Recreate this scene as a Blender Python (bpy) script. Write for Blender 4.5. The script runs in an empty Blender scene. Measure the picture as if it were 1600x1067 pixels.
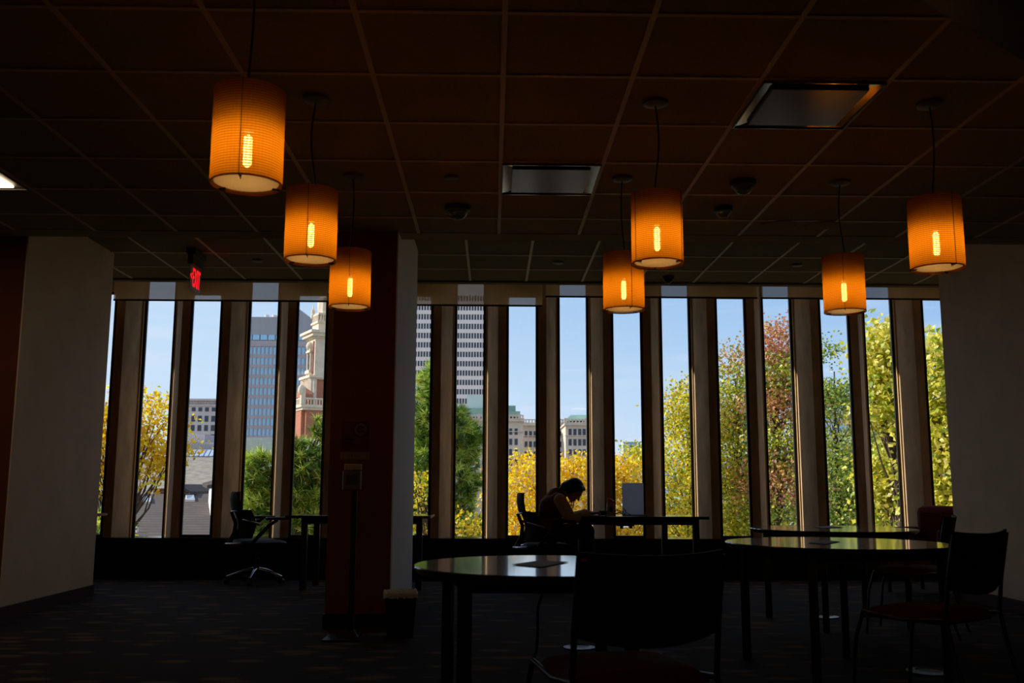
import bpy, bmesh, math, random
from mathutils import Vector, Matrix
PI = math.pi
C = bpy.context.scene.collection
sc = bpy.context.scene
rnd = random.Random(7)

# ------------------------------------------------------------------ camera
F_PX, PITCH, ROLL, YAW, EYE = 1515.0, 0.149103, 0.003371, 0.019882, 1.0
Fw = Vector((math.sin(YAW)*math.cos(PITCH), math.cos(YAW)*math.cos(PITCH), math.sin(PITCH)))
Rt = Vector((math.cos(YAW), -math.sin(YAW), 0)); Up = Rt.cross(Fw)
Rt, Up = math.cos(ROLL)*Rt + math.sin(ROLL)*Up, -math.sin(ROLL)*Rt + math.cos(ROLL)*Up
EYEP = Vector((0, 0, EYE))
def ray(x, y): return Fw + Rt*((x-800)/F_PX) - Up*((y-533.5)/F_PX)
def at(x, y, Y):
    r = ray(x, y); return EYEP + r*(Y/r.y)
def atz(x, y, Z):
    r = ray(x, y); return EYEP + r*((Z-EYE)/r.z)
cam_d = bpy.data.cameras.new('camera'); cam = bpy.data.objects.new('camera', cam_d); C.objects.link(cam)
M = Matrix((Rt, Up, -Fw)).transposed().to_4x4(); M.translation = EYEP; cam.matrix_world = M
cam_d.sensor_width = 36; cam_d.lens = F_PX/1600*36; cam_d.clip_end = 3000; cam_d.clip_start = 0.05
cam_d.dof.use_dof = True; cam_d.dof.focus_distance = 10.5; cam_d.dof.aperture_fstop = 5.0
sc.camera = cam

# ------------------------------------------------------------------ helpers
def lin(c):
    return tuple(((v/255)/12.92 if v/255 <= .04045 else ((v/255+.055)/1.055)**2.4) for v in c)
def tag(o, label=None, cat=None, group=None, kind=None):
    if label: o['label'] = label
    if cat: o['category'] = cat
    if group: o['group'] = group
    if kind: o['kind'] = kind
    return o
def thing(name, label, cat, loc=(0, 0, 0), rz=0, group=None, kind=None):
    o = bpy.data.objects.new(name, None); o.empty_display_size = .1; C.objects.link(o)
    o.location = loc; o.rotation_euler = (0, 0, rz)
    return tag(o, label, cat, group, kind)
def dup(root, loc, rz, label=None):
    r = root.copy(); C.objects.link(r); r.location = loc; r.rotation_euler = (0, 0, rz)
    if label: r['label'] = label
    for ch in [c for c in root.children]:
        c = ch.copy(); C.objects.link(c); c.parent = r
        for g in [g for g in ch.children]:
            d = g.copy(); C.objects.link(d); d.parent = c
    return r
class MB:
    def __init__(s): s.v = []; s.f = []; s.col = None
    def add(s, vs, fs):
        n = len(s.v); s.v += [tuple(p) for p in vs]; s.f += [tuple(i+n for i in f) for f in fs]; return s
    def box(s, x0, x1, y0, y1, z0, z1, rz=0, c=None):
        vs = [Vector((x, y, z)) for z in (z0, z1) for x, y in ((x0, y0), (x1, y0), (x1, y1), (x0, y1))]
        if rz:
            cc = Vector(c) if c else Vector(((x0+x1)/2, (y0+y1)/2, 0))
            R = Matrix.Rotation(rz, 3, 'Z'); cc.z = 0
            vs = [R@(v-cc)+cc for v in vs]
        return s.add(vs, [(3, 2, 1, 0), (4, 5, 6, 7), (0, 1, 5, 4), (1, 2, 6, 5), (2, 3, 7, 6), (3, 0, 4, 7)])
    def bx(s, cx, cy, cz, sx, sy, sz, rz=0):
        return s.box(cx-sx/2, cx+sx/2, cy-sy/2, cy+sy/2, cz-sz/2, cz+sz/2, rz)
    def prism(s, poly, z0, z1):
        n = len(poly)
        a = sum(poly[i][0]*poly[(i+1) % n][1]-poly[(i+1) % n][0]*poly[i][1] for i in range(n))
        if a < 0: poly = poly[::-1]
        vs = [(x, y, z0) for x, y in poly]+[(x, y, z1) for x, y in poly]
        return s.add(vs, [tuple(range(n))[::-1], tuple(range(n, 2*n))]+[(i, (i+1) % n, n+(i+1) % n, n+i) for i in range(n)])
    def hexa(s, b, t):   # bottom and top quads
        return s.add(list(b)+list(t), [(3, 2, 1, 0), (4, 5, 6, 7), (0, 1, 5, 4), (1, 2, 6, 5), (2, 3, 7, 6), (3, 0, 4, 7)])
    def tube(s, pts, r, n=8, cap=True):
        pts = [Vector(p) for p in pts]
        rs = r if isinstance(r, (list, tuple)) else [r]*len(pts)
        rings = []; prev = None
        for i, p in enumerate(pts):
            d = (pts[min(i+1, len(pts)-1)]-pts[max(i-1, 0)]).normalized()
            if prev is None:
                a = Vector((0, 0, 1)) if abs(d.z) < .9 else Vector((1, 0, 0))
                u = d.cross(a).normalized()
            else: u = (prev-d*prev.dot(d)).normalized()
            prev = u; w = d.cross(u)
            rings.append([p+u*(rs[i]*math.cos(2*PI*k/n))+w*(rs[i]*math.sin(2*PI*k/n)) for k in range(n)])
        vs = [q for R in rings for q in R]; fs = []
        for i in range(len(rings)-1):
            for k in range(n): fs.append((i*n+k, i*n+(k+1) % n, (i+1)*n+(k+1) % n, (i+1)*n+k))
        if cap: fs += [tuple(range(n))[::-1], tuple(range((len(rings)-1)*n, len(rings)*n))]
        return s.add(vs, fs)
    def lathe(s, prof, n=32, c=(0, 0, 0), close=False, open_=False):
        vs = [(c[0]+r*math.cos(2*PI*k/n), c[1]+r*math.sin(2*PI*k/n), c[2]+z) for r, z in prof for k in range(n)]
        fs = []
        for i in range(len(prof)-1):
            for k in range(n): fs.append((i*n+k, i*n+(k+1) % n, (i+1)*n+(k+1) % n, (i+1)*n+k))
        if open_: pass
        elif close:
            i = len(prof)-1
            for k in range(n): fs.append((i*n+k, i*n+(k+1) % n, (k+1) % n, k))
        else:
            if prof[0][0] > 1e-6: fs.append(tuple(range(n))[::-1])
            if prof[-1][0] > 1e-6: fs.append(tuple(range((len(prof)-1)*n, len(prof)*n)))
        return s.add(vs, fs)
    def ell(s, c, r, R=None, nu=16, nv=10):
        c = Vector(c); vs = []; fs = []
        for j in range(nv+1):
            t = PI*j/nv
            for i in range(nu):
                p = Vector((r[0]*math.sin(t)*math.cos(2*PI*i/nu), r[1]*math.sin(t)*math.sin(2*PI*i/nu), r[2]*math.cos(t)))
                vs.append(c+(R@p if R else p))
        for j in range(nv):
            for i in range(nu): fs.append((j*nu+i, (j+1)*nu+i, (j+1)*nu+(i+1) % nu, j*nu+(i+1) % nu))
        return s.add(vs, fs)
    def cap(s, a, b, ra, rb, n=12):
        a = Vector(a); b = Vector(b); d = (b-a); L = d.length; d.normalize()
        pts = []; rs = []
        for k in range(5):
            t = PI/2*k/5; pts.append(a-d*ra*math.cos(t)); rs.append(max(ra*math.sin(t), .0005))
        pts.append(a); rs.append(ra); pts.append(b); rs.append(rb)
        for k in range(1, 6):
            t = PI/2*k/5; pts.append(b+d*rb*math.sin(t)); rs.append(max(rb*math.cos(t), .0005))
        return s.tube(pts, rs, n)
    def build(s, name, mat, parent=None, smooth=None, bevel=0, recalc=False, remesh=0, subd=0):
        me = bpy.data.meshes.new(name); me.from_pydata(s.v, [], s.f); me.update()
        if recalc or s.f and bevel:
            bm = bmesh.new(); bm.from_mesh(me); bmesh.ops.recalc_face_normals(bm, faces=bm.faces); bm.to_mesh(me); bm.free()
        o = bpy.data.objects.new(name, me); C.objects.link(o)
        if mat: me.materials.append(mat)
        if parent: o.parent = parent
        if bevel:
            b = o.modifiers.new('bevel', 'BEVEL'); b.width = bevel; b.segments = 2; b.limit_method = 'ANGLE'
        if remesh:
            b = o.modifiers.new('remesh', 'REMESH'); b.mode = 'VOXEL'; b.voxel_size = remesh; b.use_smooth_shade = True
            b = o.modifiers.new('smooth', 'SMOOTH'); b.factor = .5; b.iterations = 4
        if subd:
            b = o.modifiers.new('subd', 'SUBSURF'); b.levels = subd; b.render_levels = subd
        if smooth is not None:
            me.polygons.foreach_set('use_smooth', [True]*len(me.polygons))
            if smooth > 0:
                try:
                    me.set_sharp_from_angle(angle=math.radians(smooth))
                except Exception: pass
        return o
def struct(o, label=None):
    o['kind'] = 'structure'
    if label: o['label'] = label
    return o

# ------------------------------------------------------------------ materials
def mat(name, col, rough=.7, metal=0, var=0, scale=8, bump=0, col2=None, coat=0, spec=.5, stretch=(1, 1, 1), det=3):
    m = bpy.data.materials.new(name); m.use_nodes = True; nt = m.node_tree; N = nt.nodes; L = nt.links
    b = N['Principled BSDF']; c = lin(col)
    b.inputs['Base Color'].default_value = (*c, 1); b.inputs['Roughness'].default_value = rough
    b.inputs['Metallic'].default_value = metal; b.inputs['Specular IOR Level'].default_value = spec
    b.inputs['Coat Weight'].default_value = coat; b.inputs['Coat Roughness'].default_value = .07
    if var or bump:
        tc = N.new('ShaderNodeTexCoord'); mp = N.new('ShaderNodeMapping'); mp.inputs['Scale'].default_value = stretch
        nz = N.new('ShaderNodeTexNoise'); nz.inputs['Scale'].default_value = scale; nz.inputs['Detail'].default_value = det
        L.new(tc.outputs['Object'], mp.inputs['Vector']); L.new(mp.outputs[0], nz.inputs['Vector'])
        if var:
            r = N.new('ShaderNodeValToRGB'); r.color_ramp.elements[0].position = .3; r.color_ramp.elements[1].position = .7
            c2 = lin(col2) if col2 else tuple(v*(1+var) for v in c); c1 = c if col2 else tuple(v*(1-var) for v in c)
            r.color_ramp.elements[0].color = (*c1, 1); r.color_ramp.elements[1].color = (*c2, 1)
            L.new(nz.outputs['Fac'], r.inputs[0]); L.new(r.outputs[0], b.inputs['Base Color'])
        if bump:
            bp = N.new('ShaderNodeBump'); bp.inputs['Strength'].default_value = bump; bp.inputs['Distance'].default_value = .01
            L.new(nz.outputs['Fac'], bp.inputs['Height']); L.new(bp.outputs[0], b.inputs['Normal'])
    return m
def emis(name, col, s):
    m = bpy.data.materials.new(name); m.use_nodes = True; nt = m.node_tree
    nt.nodes.remove(nt.nodes['Principled BSDF']); e = nt.nodes.new('ShaderNodeEmission')
    e.inputs[0].default_value = (*col, 1); e.inputs[1].default_value = s
    nt.links.new(e.outputs[0], nt.nodes['Material Output'].inputs[0]); return m
def glassmat(name, tint=(1, 1, 1), refl=.05, rough=0.0):
    m = bpy.data.materials.new(name); m.use_nodes = True; nt = m.node_tree; N = nt.nodes; L = nt.links
    N.remove(N['Principled BSDF']); t = N.new('ShaderNodeBsdfTransparent'); t.inputs[0].default_value = (*tint, 1)
    g = N.new('ShaderNodeBsdfGlossy'); g.inputs['Roughness'].default_value = rough
    mx = N.new('ShaderNodeMixShader'); mx.inputs[0].default_value = refl
    L.new(t.outputs[0], mx.inputs[1]); L.new(g.outputs[0], mx.inputs[2]); L.new(mx.outputs[0], N['Material Output'].inputs[0]); return m
def fabric_shade(name):   # roller shade fabric: slightly open weave
    m = bpy.data.materials.new(name); m.use_nodes = True; nt = m.node_tree; N = nt.nodes; L = nt.links
    N.remove(N['Principled BSDF']); d = N.new('ShaderNodeBsdfDiffuse'); d.inputs[0].default_value = (*lin((238, 202, 152)), 1)
    t = N.new('ShaderNodeBsdfTranslucent'); t.inputs[0].default_value = (*lin((246, 196, 136)), 1)
    tr = N.new('ShaderNodeBsdfTransparent'); a = N.new('ShaderNodeMixShader'); a.inputs[0].default_value = .45
    b = N.new('ShaderNodeMixShader'); b.inputs[0].default_value = .15
    L.new(d.outputs[0], a.inputs[1]); L.new(t.outputs[0], a.inputs[2]); L.new(a.outputs[0], b.inputs[1]); L.new(tr.outputs[0], b.inputs[2])
    L.new(b.outputs[0], N['Material Output'].inputs[0]); return m
def lampshade_mat():
    m = bpy.data.materials.new('woven_lampshade'); m.use_nodes = True; nt = m.node_tree; N = nt.nodes; L = nt.links
    N.remove(N['Principled BSDF'])
    tc = N.new('ShaderNodeTexCoord'); sp = N.new('ShaderNodeSeparateXYZ'); L.new(tc.outputs['Object'], sp.inputs[0])
    def mth(op, a=None, b=None, va=0, vb=0):
        n = N.new('ShaderNodeMath'); n.operation = op; n.inputs[0].default_value = va; n.inputs[1].default_value = vb
        if a: L.new(a, n.inputs[0])
        if b: L.new(b, n.inputs[1])
        return n.outputs[0]
    ang = mth('ARCTAN2', sp.outputs[1], sp.outputs[0])
    nz = N.new('ShaderNodeTexNoise'); nz.inputs['Scale'].default_value = 14; nz.inputs['Detail'].default_value = 4; L.new(tc.outputs['Object'], nz.inputs['Vector'])
    wob = mth('MULTIPLY', nz.outputs['Fac'], vb=2.2)
    h = mth('SINE', mth('ADD', mth('MULTIPLY', sp.outputs[2], vb=2*PI/.0095), wob))
    v = mth('SINE', mth('ADD', mth('MULTIPLY', ang, vb=58), wob))
    hh = mth('MULTIPLY_ADD', h, vb=.5); N[-1].inputs[2].default_value = .5
    vv = mth('MULTIPLY_ADD', v, vb=.5); N[-1].inputs[2].default_value = .5
    w = mth('MULTIPLY', hh, mth('MULTIPLY_ADD', vv, vb=.35)); 
    N[-2].inputs[2].default_value = .65
    r = N.new('ShaderNodeValToRGB'); r.color_ramp.elements[0].color = (.34, .09, .003, 1); r.color_ramp.elements[1].color = (.98, .38, .012, 1)
    L.new(w, r.inputs[0])
    t = N.new('ShaderNodeBsdfTranslucent'); L.new(r.outputs[0], t.inputs[0])
    d = N.new('ShaderNodeBsdfDiffuse'); d.inputs[0].default_value = (.25, .07, .01, 1)
    a = N.new('ShaderNodeMixShader'); a.inputs[0].default_value = .25; L.new(t.outputs[0], a.inputs[1]); L.new(d.outputs[0], a.inputs[2])
    tr = N.new('ShaderNodeBsdfTransparent'); tr.inputs[0].default_value = (1, .82, .42, 1)
    b = N.new('ShaderNodeMixShader'); L.new(mth('MULTIPLY', mth('MULTIPLY', w, w), vb=.34), b.inputs[0]); L.new(a.outputs[0], b.inputs[1]); L.new(tr.outputs[0], b.inputs[2])
    L.new(b.outputs[0], N['Material Output'].inputs[0]); return m
def carpet_mat():
    m = mat('leaf_pattern_carpet', (34, 30, 29), .95, spec=.1); nt = m.node_tree; N = nt.nodes; L = nt.links; b = N['Principled BSDF']
    tc = N.new('ShaderNodeTexCoord'); mp = N.new('ShaderNodeMapping'); mp.inputs['Rotation'].default_value = (0, 0, .5); mp.inputs['Scale'].default_value = (3.2, 7, 1)
    vo = N.new('ShaderNodeTexVoronoi'); vo.inputs['Scale'].default_value = 1.0; vo.inputs['Randomness'].default_value = .8
    r = N.new('ShaderNodeValToRGB'); r.color_ramp.elements[0].position = .22; r.color_ramp.elements[0].color = (*lin((124, 96, 70)), 1)
    r.color_ramp.elements[1].position = .42; r.color_ramp.elements[1].color = (*lin((60, 52, 50)), 1)
    nz = N.new('ShaderNodeTexNoise'); nz.inputs['Scale'].default_value = 90
    mx = N.new('ShaderNodeMixRGB'); mx.blend_type = 'MULTIPLY'; mx.inputs[0].default_value = .7
    L.new(tc.outputs['Object'], mp.inputs[0]); L.new(mp.outputs[0], vo.inputs['Vector']); L.new(vo.outputs['Distance'], r.inputs[0])
    L.new(tc.outputs['Object'], nz.inputs['Vector']); L.new(r.outputs[0], mx.inputs[1]); L.new(nz.outputs['Fac'], mx.inputs[2]); L.new(mx.outputs[0], b.inputs['Base Color'])
    return m
def brickish(name, c1, c2, mortar, scale, bw=.5, rh=.25, rough=.85, ms=.02):
    m = mat(name, c1, rough, spec=.2); nt = m.node_tree; N = nt.nodes; L = nt.links
    tc = N.new('ShaderNodeTexCoord'); sx = N.new('ShaderNodeSeparateXYZ'); cx = N.new('ShaderNodeCombineXYZ'); ad = N.new('ShaderNodeMath')
    L.new(tc.outputs['Object'], sx.inputs[0]); L.new(sx.outputs[0], ad.inputs[0]); L.new(sx.outputs[1], ad.inputs[1]); L.new(ad.outputs[0], cx.inputs[0]); L.new(sx.outputs[2], cx.inputs[1])
    br = N.new('ShaderNodeTexBrick'); br.inputs['Scale'].default_value = scale; br.inputs['Mortar Size'].default_value = ms
    br.inputs['Brick Width'].default_value = bw; br.inputs['Row Height'].default_value = rh
    br.inputs['Color1'].default_value = (*lin(c1), 1); br.inputs['Color2'].default_value = (*lin(c2), 1); br.inputs['Mortar'].default_value = (*lin(mortar), 1)
    L.new(cx.outputs[0], br.inputs['Vector']); L.new(br.outputs['Color'], N['Principled BSDF'].inputs['Base Color']); return m
def leafmat(name, trans=.5):
    m = bpy.data.materials.new(name); m.use_nodes = True; nt = m.node_tree; N = nt.nodes; L = nt.links
    N.remove(N['Principled BSDF']); at_ = N.new('ShaderNodeVertexColor'); at_.layer_name = 'leaf'
    d = N.new('ShaderNodeBsdfDiffuse'); t = N.new('ShaderNodeBsdfTranslucent'); g = N.new('ShaderNodeBsdfGlossy'); g.inputs['Roughness'].default_value = .45
    a = N.new('ShaderNodeMixShader'); a.inputs[0].default_value = trans; b = N.new('ShaderNodeMixShader'); b.inputs[0].default_value = .05
    L.new(at_.outputs[0], d.inputs[0]); L.new(at_.outputs[0], t.inputs[0]); L.new(d.outputs[0], a.inputs[1]); L.new(t.outputs[0], a.inputs[2])
    L.new(a.outputs[0], b.inputs[1]); L.new(g.outputs[0], b.inputs[2]); L.new(b.outputs[0], N['Material Output'].inputs[0]); return m

M_tile = mat('dark_ceiling_tile', (166, 146, 104), .95, var=.1, scale=60, spec=.1)
M_grid = mat('painted_ceiling_grid', (214, 190, 160), .55)
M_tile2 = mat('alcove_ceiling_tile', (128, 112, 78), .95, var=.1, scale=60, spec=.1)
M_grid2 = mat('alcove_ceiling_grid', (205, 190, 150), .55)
M_red = mat('maroon_painted_wall', (120, 58, 34), .85, var=.08, scale=3)
M_pale = mat('pale_painted_wall', (236, 208, 176), .85, var=.06, scale=3)
M_base = mat('dark_red_baseboard', (62, 16, 10), .6)
M_blackbase = mat('black_baseboard', (12, 10, 10), .6)
M_carpet = carpet_mat()
M_conc = mat('brown_board_concrete', (218, 184, 144), .85, var=.22, scale=9, bump=.3, stretch=(1, 1, .25))
M_frame = mat('black_window_frame', (7, 7, 8), .45)
M_trimstrip = mat('pale_metal_strip', (225, 190, 130), .5, metal=.0)
M_glass = glassmat('window_glass', (.97, .98, 1), .010)
M_sill = mat('dark_stone_sill', (40, 42, 48), .12)
M_cab = mat('black_convector_cover', (9, 9, 10), .6)
M_shadefab = fabric_shade('roller_shade_fabric')
M_shadebar = mat('shade_hem_bar', (96, 66, 34), .6)
M_lshade = lampshade_mat()
M_black = mat('black_plastic', (12, 12, 13), .5)
M_cord = mat('black_cord', (8, 8, 8), .5)
M_chrome = mat('chrome', (190, 192, 200), .18, metal=1)
M_steel = mat('dull_steel', (92, 92, 96), .35, metal=1)
M_darkwood = mat('dark_wood_leg', (44, 24, 16), .45)
M_top = mat('dark_laminate_top', (48, 32, 28), .18, var=.25, scale=5, stretch=(.4, 6, 1), coat=1)
M_canopy = mat('grey_canopy', (110, 98, 84), .5)
M_bulb = emis('lamp_bulb_glow', (1, .66, .26), 34)
def transl(name, c, c2, tr=.0):
    m = bpy.data.materials.new(name); m.use_nodes = True; nt = m.node_tree; N = nt.nodes; L = nt.links
    N.remove(N['Principled BSDF']); t = N.new('ShaderNodeBsdfTranslucent'); t.inputs[0].default_value = (*c, 1)
    d = N.new('ShaderNodeBsdfDiffuse'); d.inputs[0].default_value = (*c2, 1); a = N.new('ShaderNodeMixShader'); a.inputs[0].default_value = .4
    L.new(t.outputs[0], a.inputs[1]); L.new(d.outputs[0], a.inputs[2]); L.new(a.outputs[0], N['Material Output'].inputs[0]); return m
M_rim = transl('amber_rim', (.9, .4, .04), (.5, .2, .03))
M_diff = transl('opal_diffuser', (.98, .86, .68), (.8, .65, .45))

# ------------------------------------------------------------------ world and sun
w = bpy.data.worlds.new('sky'); sc.world = w; w.use_nodes = True; nt = w.node_tree; N = nt.nodes; L = nt.links
bg = N['Background']; tc = N.new('ShaderNodeTexCoord'); sp = N.new('ShaderNodeSeparateXYZ'); L.new(tc.outputs['Generated'], sp.inputs[0])
def ramp(stops):
    r = N.new('ShaderNodeValToRGB'); el = r.color_ramp.elements
    while len(el) < len(stops): el.new(.5)
    for e, (p, c) in zip(el, stops): e.position = p; e.color = (*lin(c), 1)
    return r
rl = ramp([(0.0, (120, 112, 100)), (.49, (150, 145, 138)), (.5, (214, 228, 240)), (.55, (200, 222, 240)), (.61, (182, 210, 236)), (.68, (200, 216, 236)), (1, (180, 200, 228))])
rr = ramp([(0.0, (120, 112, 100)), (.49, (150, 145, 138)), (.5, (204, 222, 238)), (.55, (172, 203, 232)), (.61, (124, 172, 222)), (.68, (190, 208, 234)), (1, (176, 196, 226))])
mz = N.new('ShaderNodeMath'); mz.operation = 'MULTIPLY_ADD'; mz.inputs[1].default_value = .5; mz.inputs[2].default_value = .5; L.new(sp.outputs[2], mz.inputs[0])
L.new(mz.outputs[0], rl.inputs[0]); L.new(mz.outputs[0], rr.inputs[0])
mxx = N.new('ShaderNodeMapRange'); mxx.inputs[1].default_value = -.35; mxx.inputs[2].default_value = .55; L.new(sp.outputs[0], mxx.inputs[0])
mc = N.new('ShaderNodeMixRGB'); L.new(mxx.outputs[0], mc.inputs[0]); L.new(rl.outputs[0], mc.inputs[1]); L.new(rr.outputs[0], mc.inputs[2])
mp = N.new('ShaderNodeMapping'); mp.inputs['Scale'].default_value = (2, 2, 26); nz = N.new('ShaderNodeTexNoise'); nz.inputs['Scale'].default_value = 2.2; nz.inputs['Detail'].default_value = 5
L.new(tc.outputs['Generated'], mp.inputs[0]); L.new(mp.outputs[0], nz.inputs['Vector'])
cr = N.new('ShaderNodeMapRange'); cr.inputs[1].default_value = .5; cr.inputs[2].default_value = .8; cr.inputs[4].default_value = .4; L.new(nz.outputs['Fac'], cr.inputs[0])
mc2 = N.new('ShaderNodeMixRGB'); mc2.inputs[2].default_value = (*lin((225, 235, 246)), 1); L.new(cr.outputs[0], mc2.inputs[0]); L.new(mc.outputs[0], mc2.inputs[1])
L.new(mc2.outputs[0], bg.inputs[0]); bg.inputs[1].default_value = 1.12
sd = bpy.data.lights.new('sun', 'SUN'); sd.energy = 6.0; sd.angle = .01; sd.color = (1, .93, .82); so = bpy.data.objects.new('sun', sd); C.objects.link(so)
so.rotation_euler = Vector((-.86, .172, .50)).to_track_quat('Z', 'Y').to_euler(); so.location = (-30, -10, 40)

# ------------------------------------------------------------------ room shell
XL, XR, YS = -3.665, 4.315, 7.18           # left pier face, right wall face, soffit plane
ZC, ZC2 = 2.912, 3.22
YB = -4.0
struct(MB().box(-9.3, 7.3, YB-.3, 11.7, -.2, 0).build('floor', M_carpet), 'dark carpet with scattered leaf shapes')
struct(MB().box(-9.3, -9, YB, 7.4, 0, ZC).build('wall_far_left', M_red))
struct(MB().box(7, 7.3, YB, 7.4, 0, ZC).build('wall_far_right', M_red))
struct(MB().box(-9.3, 7.3, YB-.3, YB, 0, ZC).build('wall_back', M_red))
# left pier: maroon front, pale flank
o = struct(MB().box(-9, XL-.012, YS+.34, 9.22, 0, ZC2+.3).build('wall_left', M_red), 'maroon wall left of the bay')
struct(MB().box(XL-.012, XL, YS+.34, 9.225, 0, ZC2+.3).build('wall_left_flank', M_pale, o))
struct(MB().box(XL, XL+.014, YS+.33, 9.23, 0, .1).build('baseboard_left', M_base))
struct(MB().box(XR, 7, YS-.0, 9.12, 0, ZC2+.3).build('wall_right', M_pale), 'pale wall right of the bay')
struct(MB().box(XR-.014, XR, YS+.1, 9.13, 0, .1).build('baseboard_right', M_base))
struct(MB().box(-6.6, -6.3, 9.22, 11.7, 0, 3.7).build('wall_alcove_left', M_pale))
struct(MB().box(6.3, 6.6, 9.12, 11.7, 0, 3.7).build('wall_alcove_right', M_pale))
# ceilings
ce = struct(MB().box(-9.3, 7.3, YB-.3, YS, ZC, ZC+.12).build('ceiling', M_tile), 'dark tiled suspended ceiling')
g = MB(); gw = .012; x0, y0 = .0405, 3.704
k = -15
while x0+.61*k < 7:
    X = x0+.61*k
    if X > -9: g.box(X-gw, X+gw, YB, YS, ZC-.006, ZC+.002)
    k += 1
k = -12
while y0+.61*k < YS:
    Y = y0+.61*k
    if Y > YB: g.box(-9, 7, Y-gw, Y+gw, ZC-.0055, ZC+.002)
    k += 1
g.build('ceiling_grid', M_grid, ce)
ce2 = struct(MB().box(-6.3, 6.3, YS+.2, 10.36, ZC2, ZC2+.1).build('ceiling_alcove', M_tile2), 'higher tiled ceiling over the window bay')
g = MB()
for k in range(-11, 12):
    X = -.25+.608*k
    if -6.3 < X < 6.3: g.box(X-gw, X+gw, YS+.2, 10.33, ZC2-.006, ZC2+.002)
for Y in (7.94, 8.54, 9.15, 9.76): g.box(-6.3, 6.3, Y-gw, Y+gw, ZC2-.0055, ZC2+.002)
g.build('ceiling_grid', M_grid2, ce2)
struct(MB().box(-9.3, 7.3, YS, YS+.2, ZC-.004, ZC2+.12).build('trim_1', M_tile), 'dark bulkhead edge between the two ceilings')
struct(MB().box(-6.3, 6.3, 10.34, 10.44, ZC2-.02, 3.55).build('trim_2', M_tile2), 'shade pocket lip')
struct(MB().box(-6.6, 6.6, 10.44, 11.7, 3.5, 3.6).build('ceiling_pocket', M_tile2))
struct(MB().box(-9.3, 7.3, YS+.2, 11.7, 3.6, 3.75).build('ceiling_slab', M_cab))
# angled dark bulkhead near the top right
a, b_ = atz(1436, 0, ZC-.1), atz(1600, 95, ZC-.1)
d = (b_-a).normalized(); a2 = a-d*1.2; b2 = b_+d*4.0
struct(MB().prism([(a2.x, a2.y), (b2.x, b2.y), (b2.x, a2.y-1), (a2.x, a2.y-1)], ZC-.1, ZC-.008).build('trim_3', M_black), 'dark angled ceiling bulkhead')
# free standing column
CX0, CX1, CY1 = -1.19, -.718, 9.0
col = struct(MB().box(CX0, CX1-.01, YS-.02, CY1, 0, ZC2+.3).build('wall_column', M_red), 'maroon column with a pale flank')
struct(MB().box(CX1-.01, CX1, YS-.02, CY1, 0, ZC2+.3).build('column_flank', mat('light_grey_paint', (246, 246, 250), .8), col))
struct(MB().box(CX0-.012, CX1+.012, YS-.035, CY1+.012, 0, .1).build('baseboard_column', M_blackbase))

# ------------------------------------------------------------------ window wall: alternating near and far panes
YN, YF = 11.12, 11.35; ZS = .435; PW = .155
def xk(k): return .9474+.6079*(k-8)
K0, K1 = -3, 16
for k in range(K0, K1+1):
    near = k % 2 == 1; Y = YN if near else YF; x = xk(k); zt = 3.19 if near else 3.46; zb = ZS+.03 if near else ZS
    fr = MB(); t = .03; y0_, y1_ = Y-.02, Y+.01
    fr.box(x-PW-t, x-PW, y0_, y1_, zb-t, zt+t); fr.box(x+PW, x+PW+t, y0_, y1_, zb-t, zt+t)
    fr.box(x-PW, x+PW, y0_, y1_, zb-t, zb); fr.box(x-PW, x+PW, y0_, y1_, zt, zt+t)
    wn = 'window_%d' % (k-K0+1)
    wi = struct(fr.build(wn, M_frame), 'tall narrow black framed window')
    pn = MB().box(x-PW, x+PW, Y+.002, Y+.008, zb, zt).build('pane', M_glass, wi); pn['label'] = 'clear glass'
for k in range(K0-1, K1+1):      # fins between pane k and k+1
    nearleft = k % 2 == 1
    a = xk(k)+PW+.03; b = xk(k+1)-PW-.03
    if nearleft: xn, xf, s = a, b, 1
    else: xn, xf, s = b, a, -1
    poly = [(xn, YN-.02), (xn+s*.095, YN-.02), (xf, YF-.02), (xf, YF+.011), (xf-s*.05, YF+.011), (xn+s*.04, YN+.09), (xn, YN+.05)]
    fin = struct(MB().prism(poly, ZS-.02, 3.5).build('trim_%d' % (k-K0+5), M_conc), 'brown concrete mullion between windows')
    # pale strip beside the far pane's frame
    MB().bx(xf-s*.010, YF-.034, 1.85, .014, .028, 2.82).build('metal_strip', M_trimstrip, fin)
m = MB()
for k in range(K0, K1+1):
    if k % 2: m.box(xk(k)-PW-.03, xk(k)+PW+.03, YN-.02, YN+.06, 3.22, 3.5)
struct(m.box(-6.3, 6.3, YF+.012, YF+.3, 3.49, 3.62).build('wall_window_head', M_conc))
struct(MB().box(-6.3, 6.3, 11.0, YF+.3, -.1, ZS-.03).build('wall_window_base', M_cab), 'black low wall under the windows')
struct(MB().box(-6.3, 6.3, 10.97, YF+.06, ZS-.03, ZS).build('trim_window_sill', M_sill), 'dark polished sill')
struct(MB().box(-6.6, 6.6, YF+.3, YF+.36, -.2, .2).build('wall_outside', M_conc))

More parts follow.
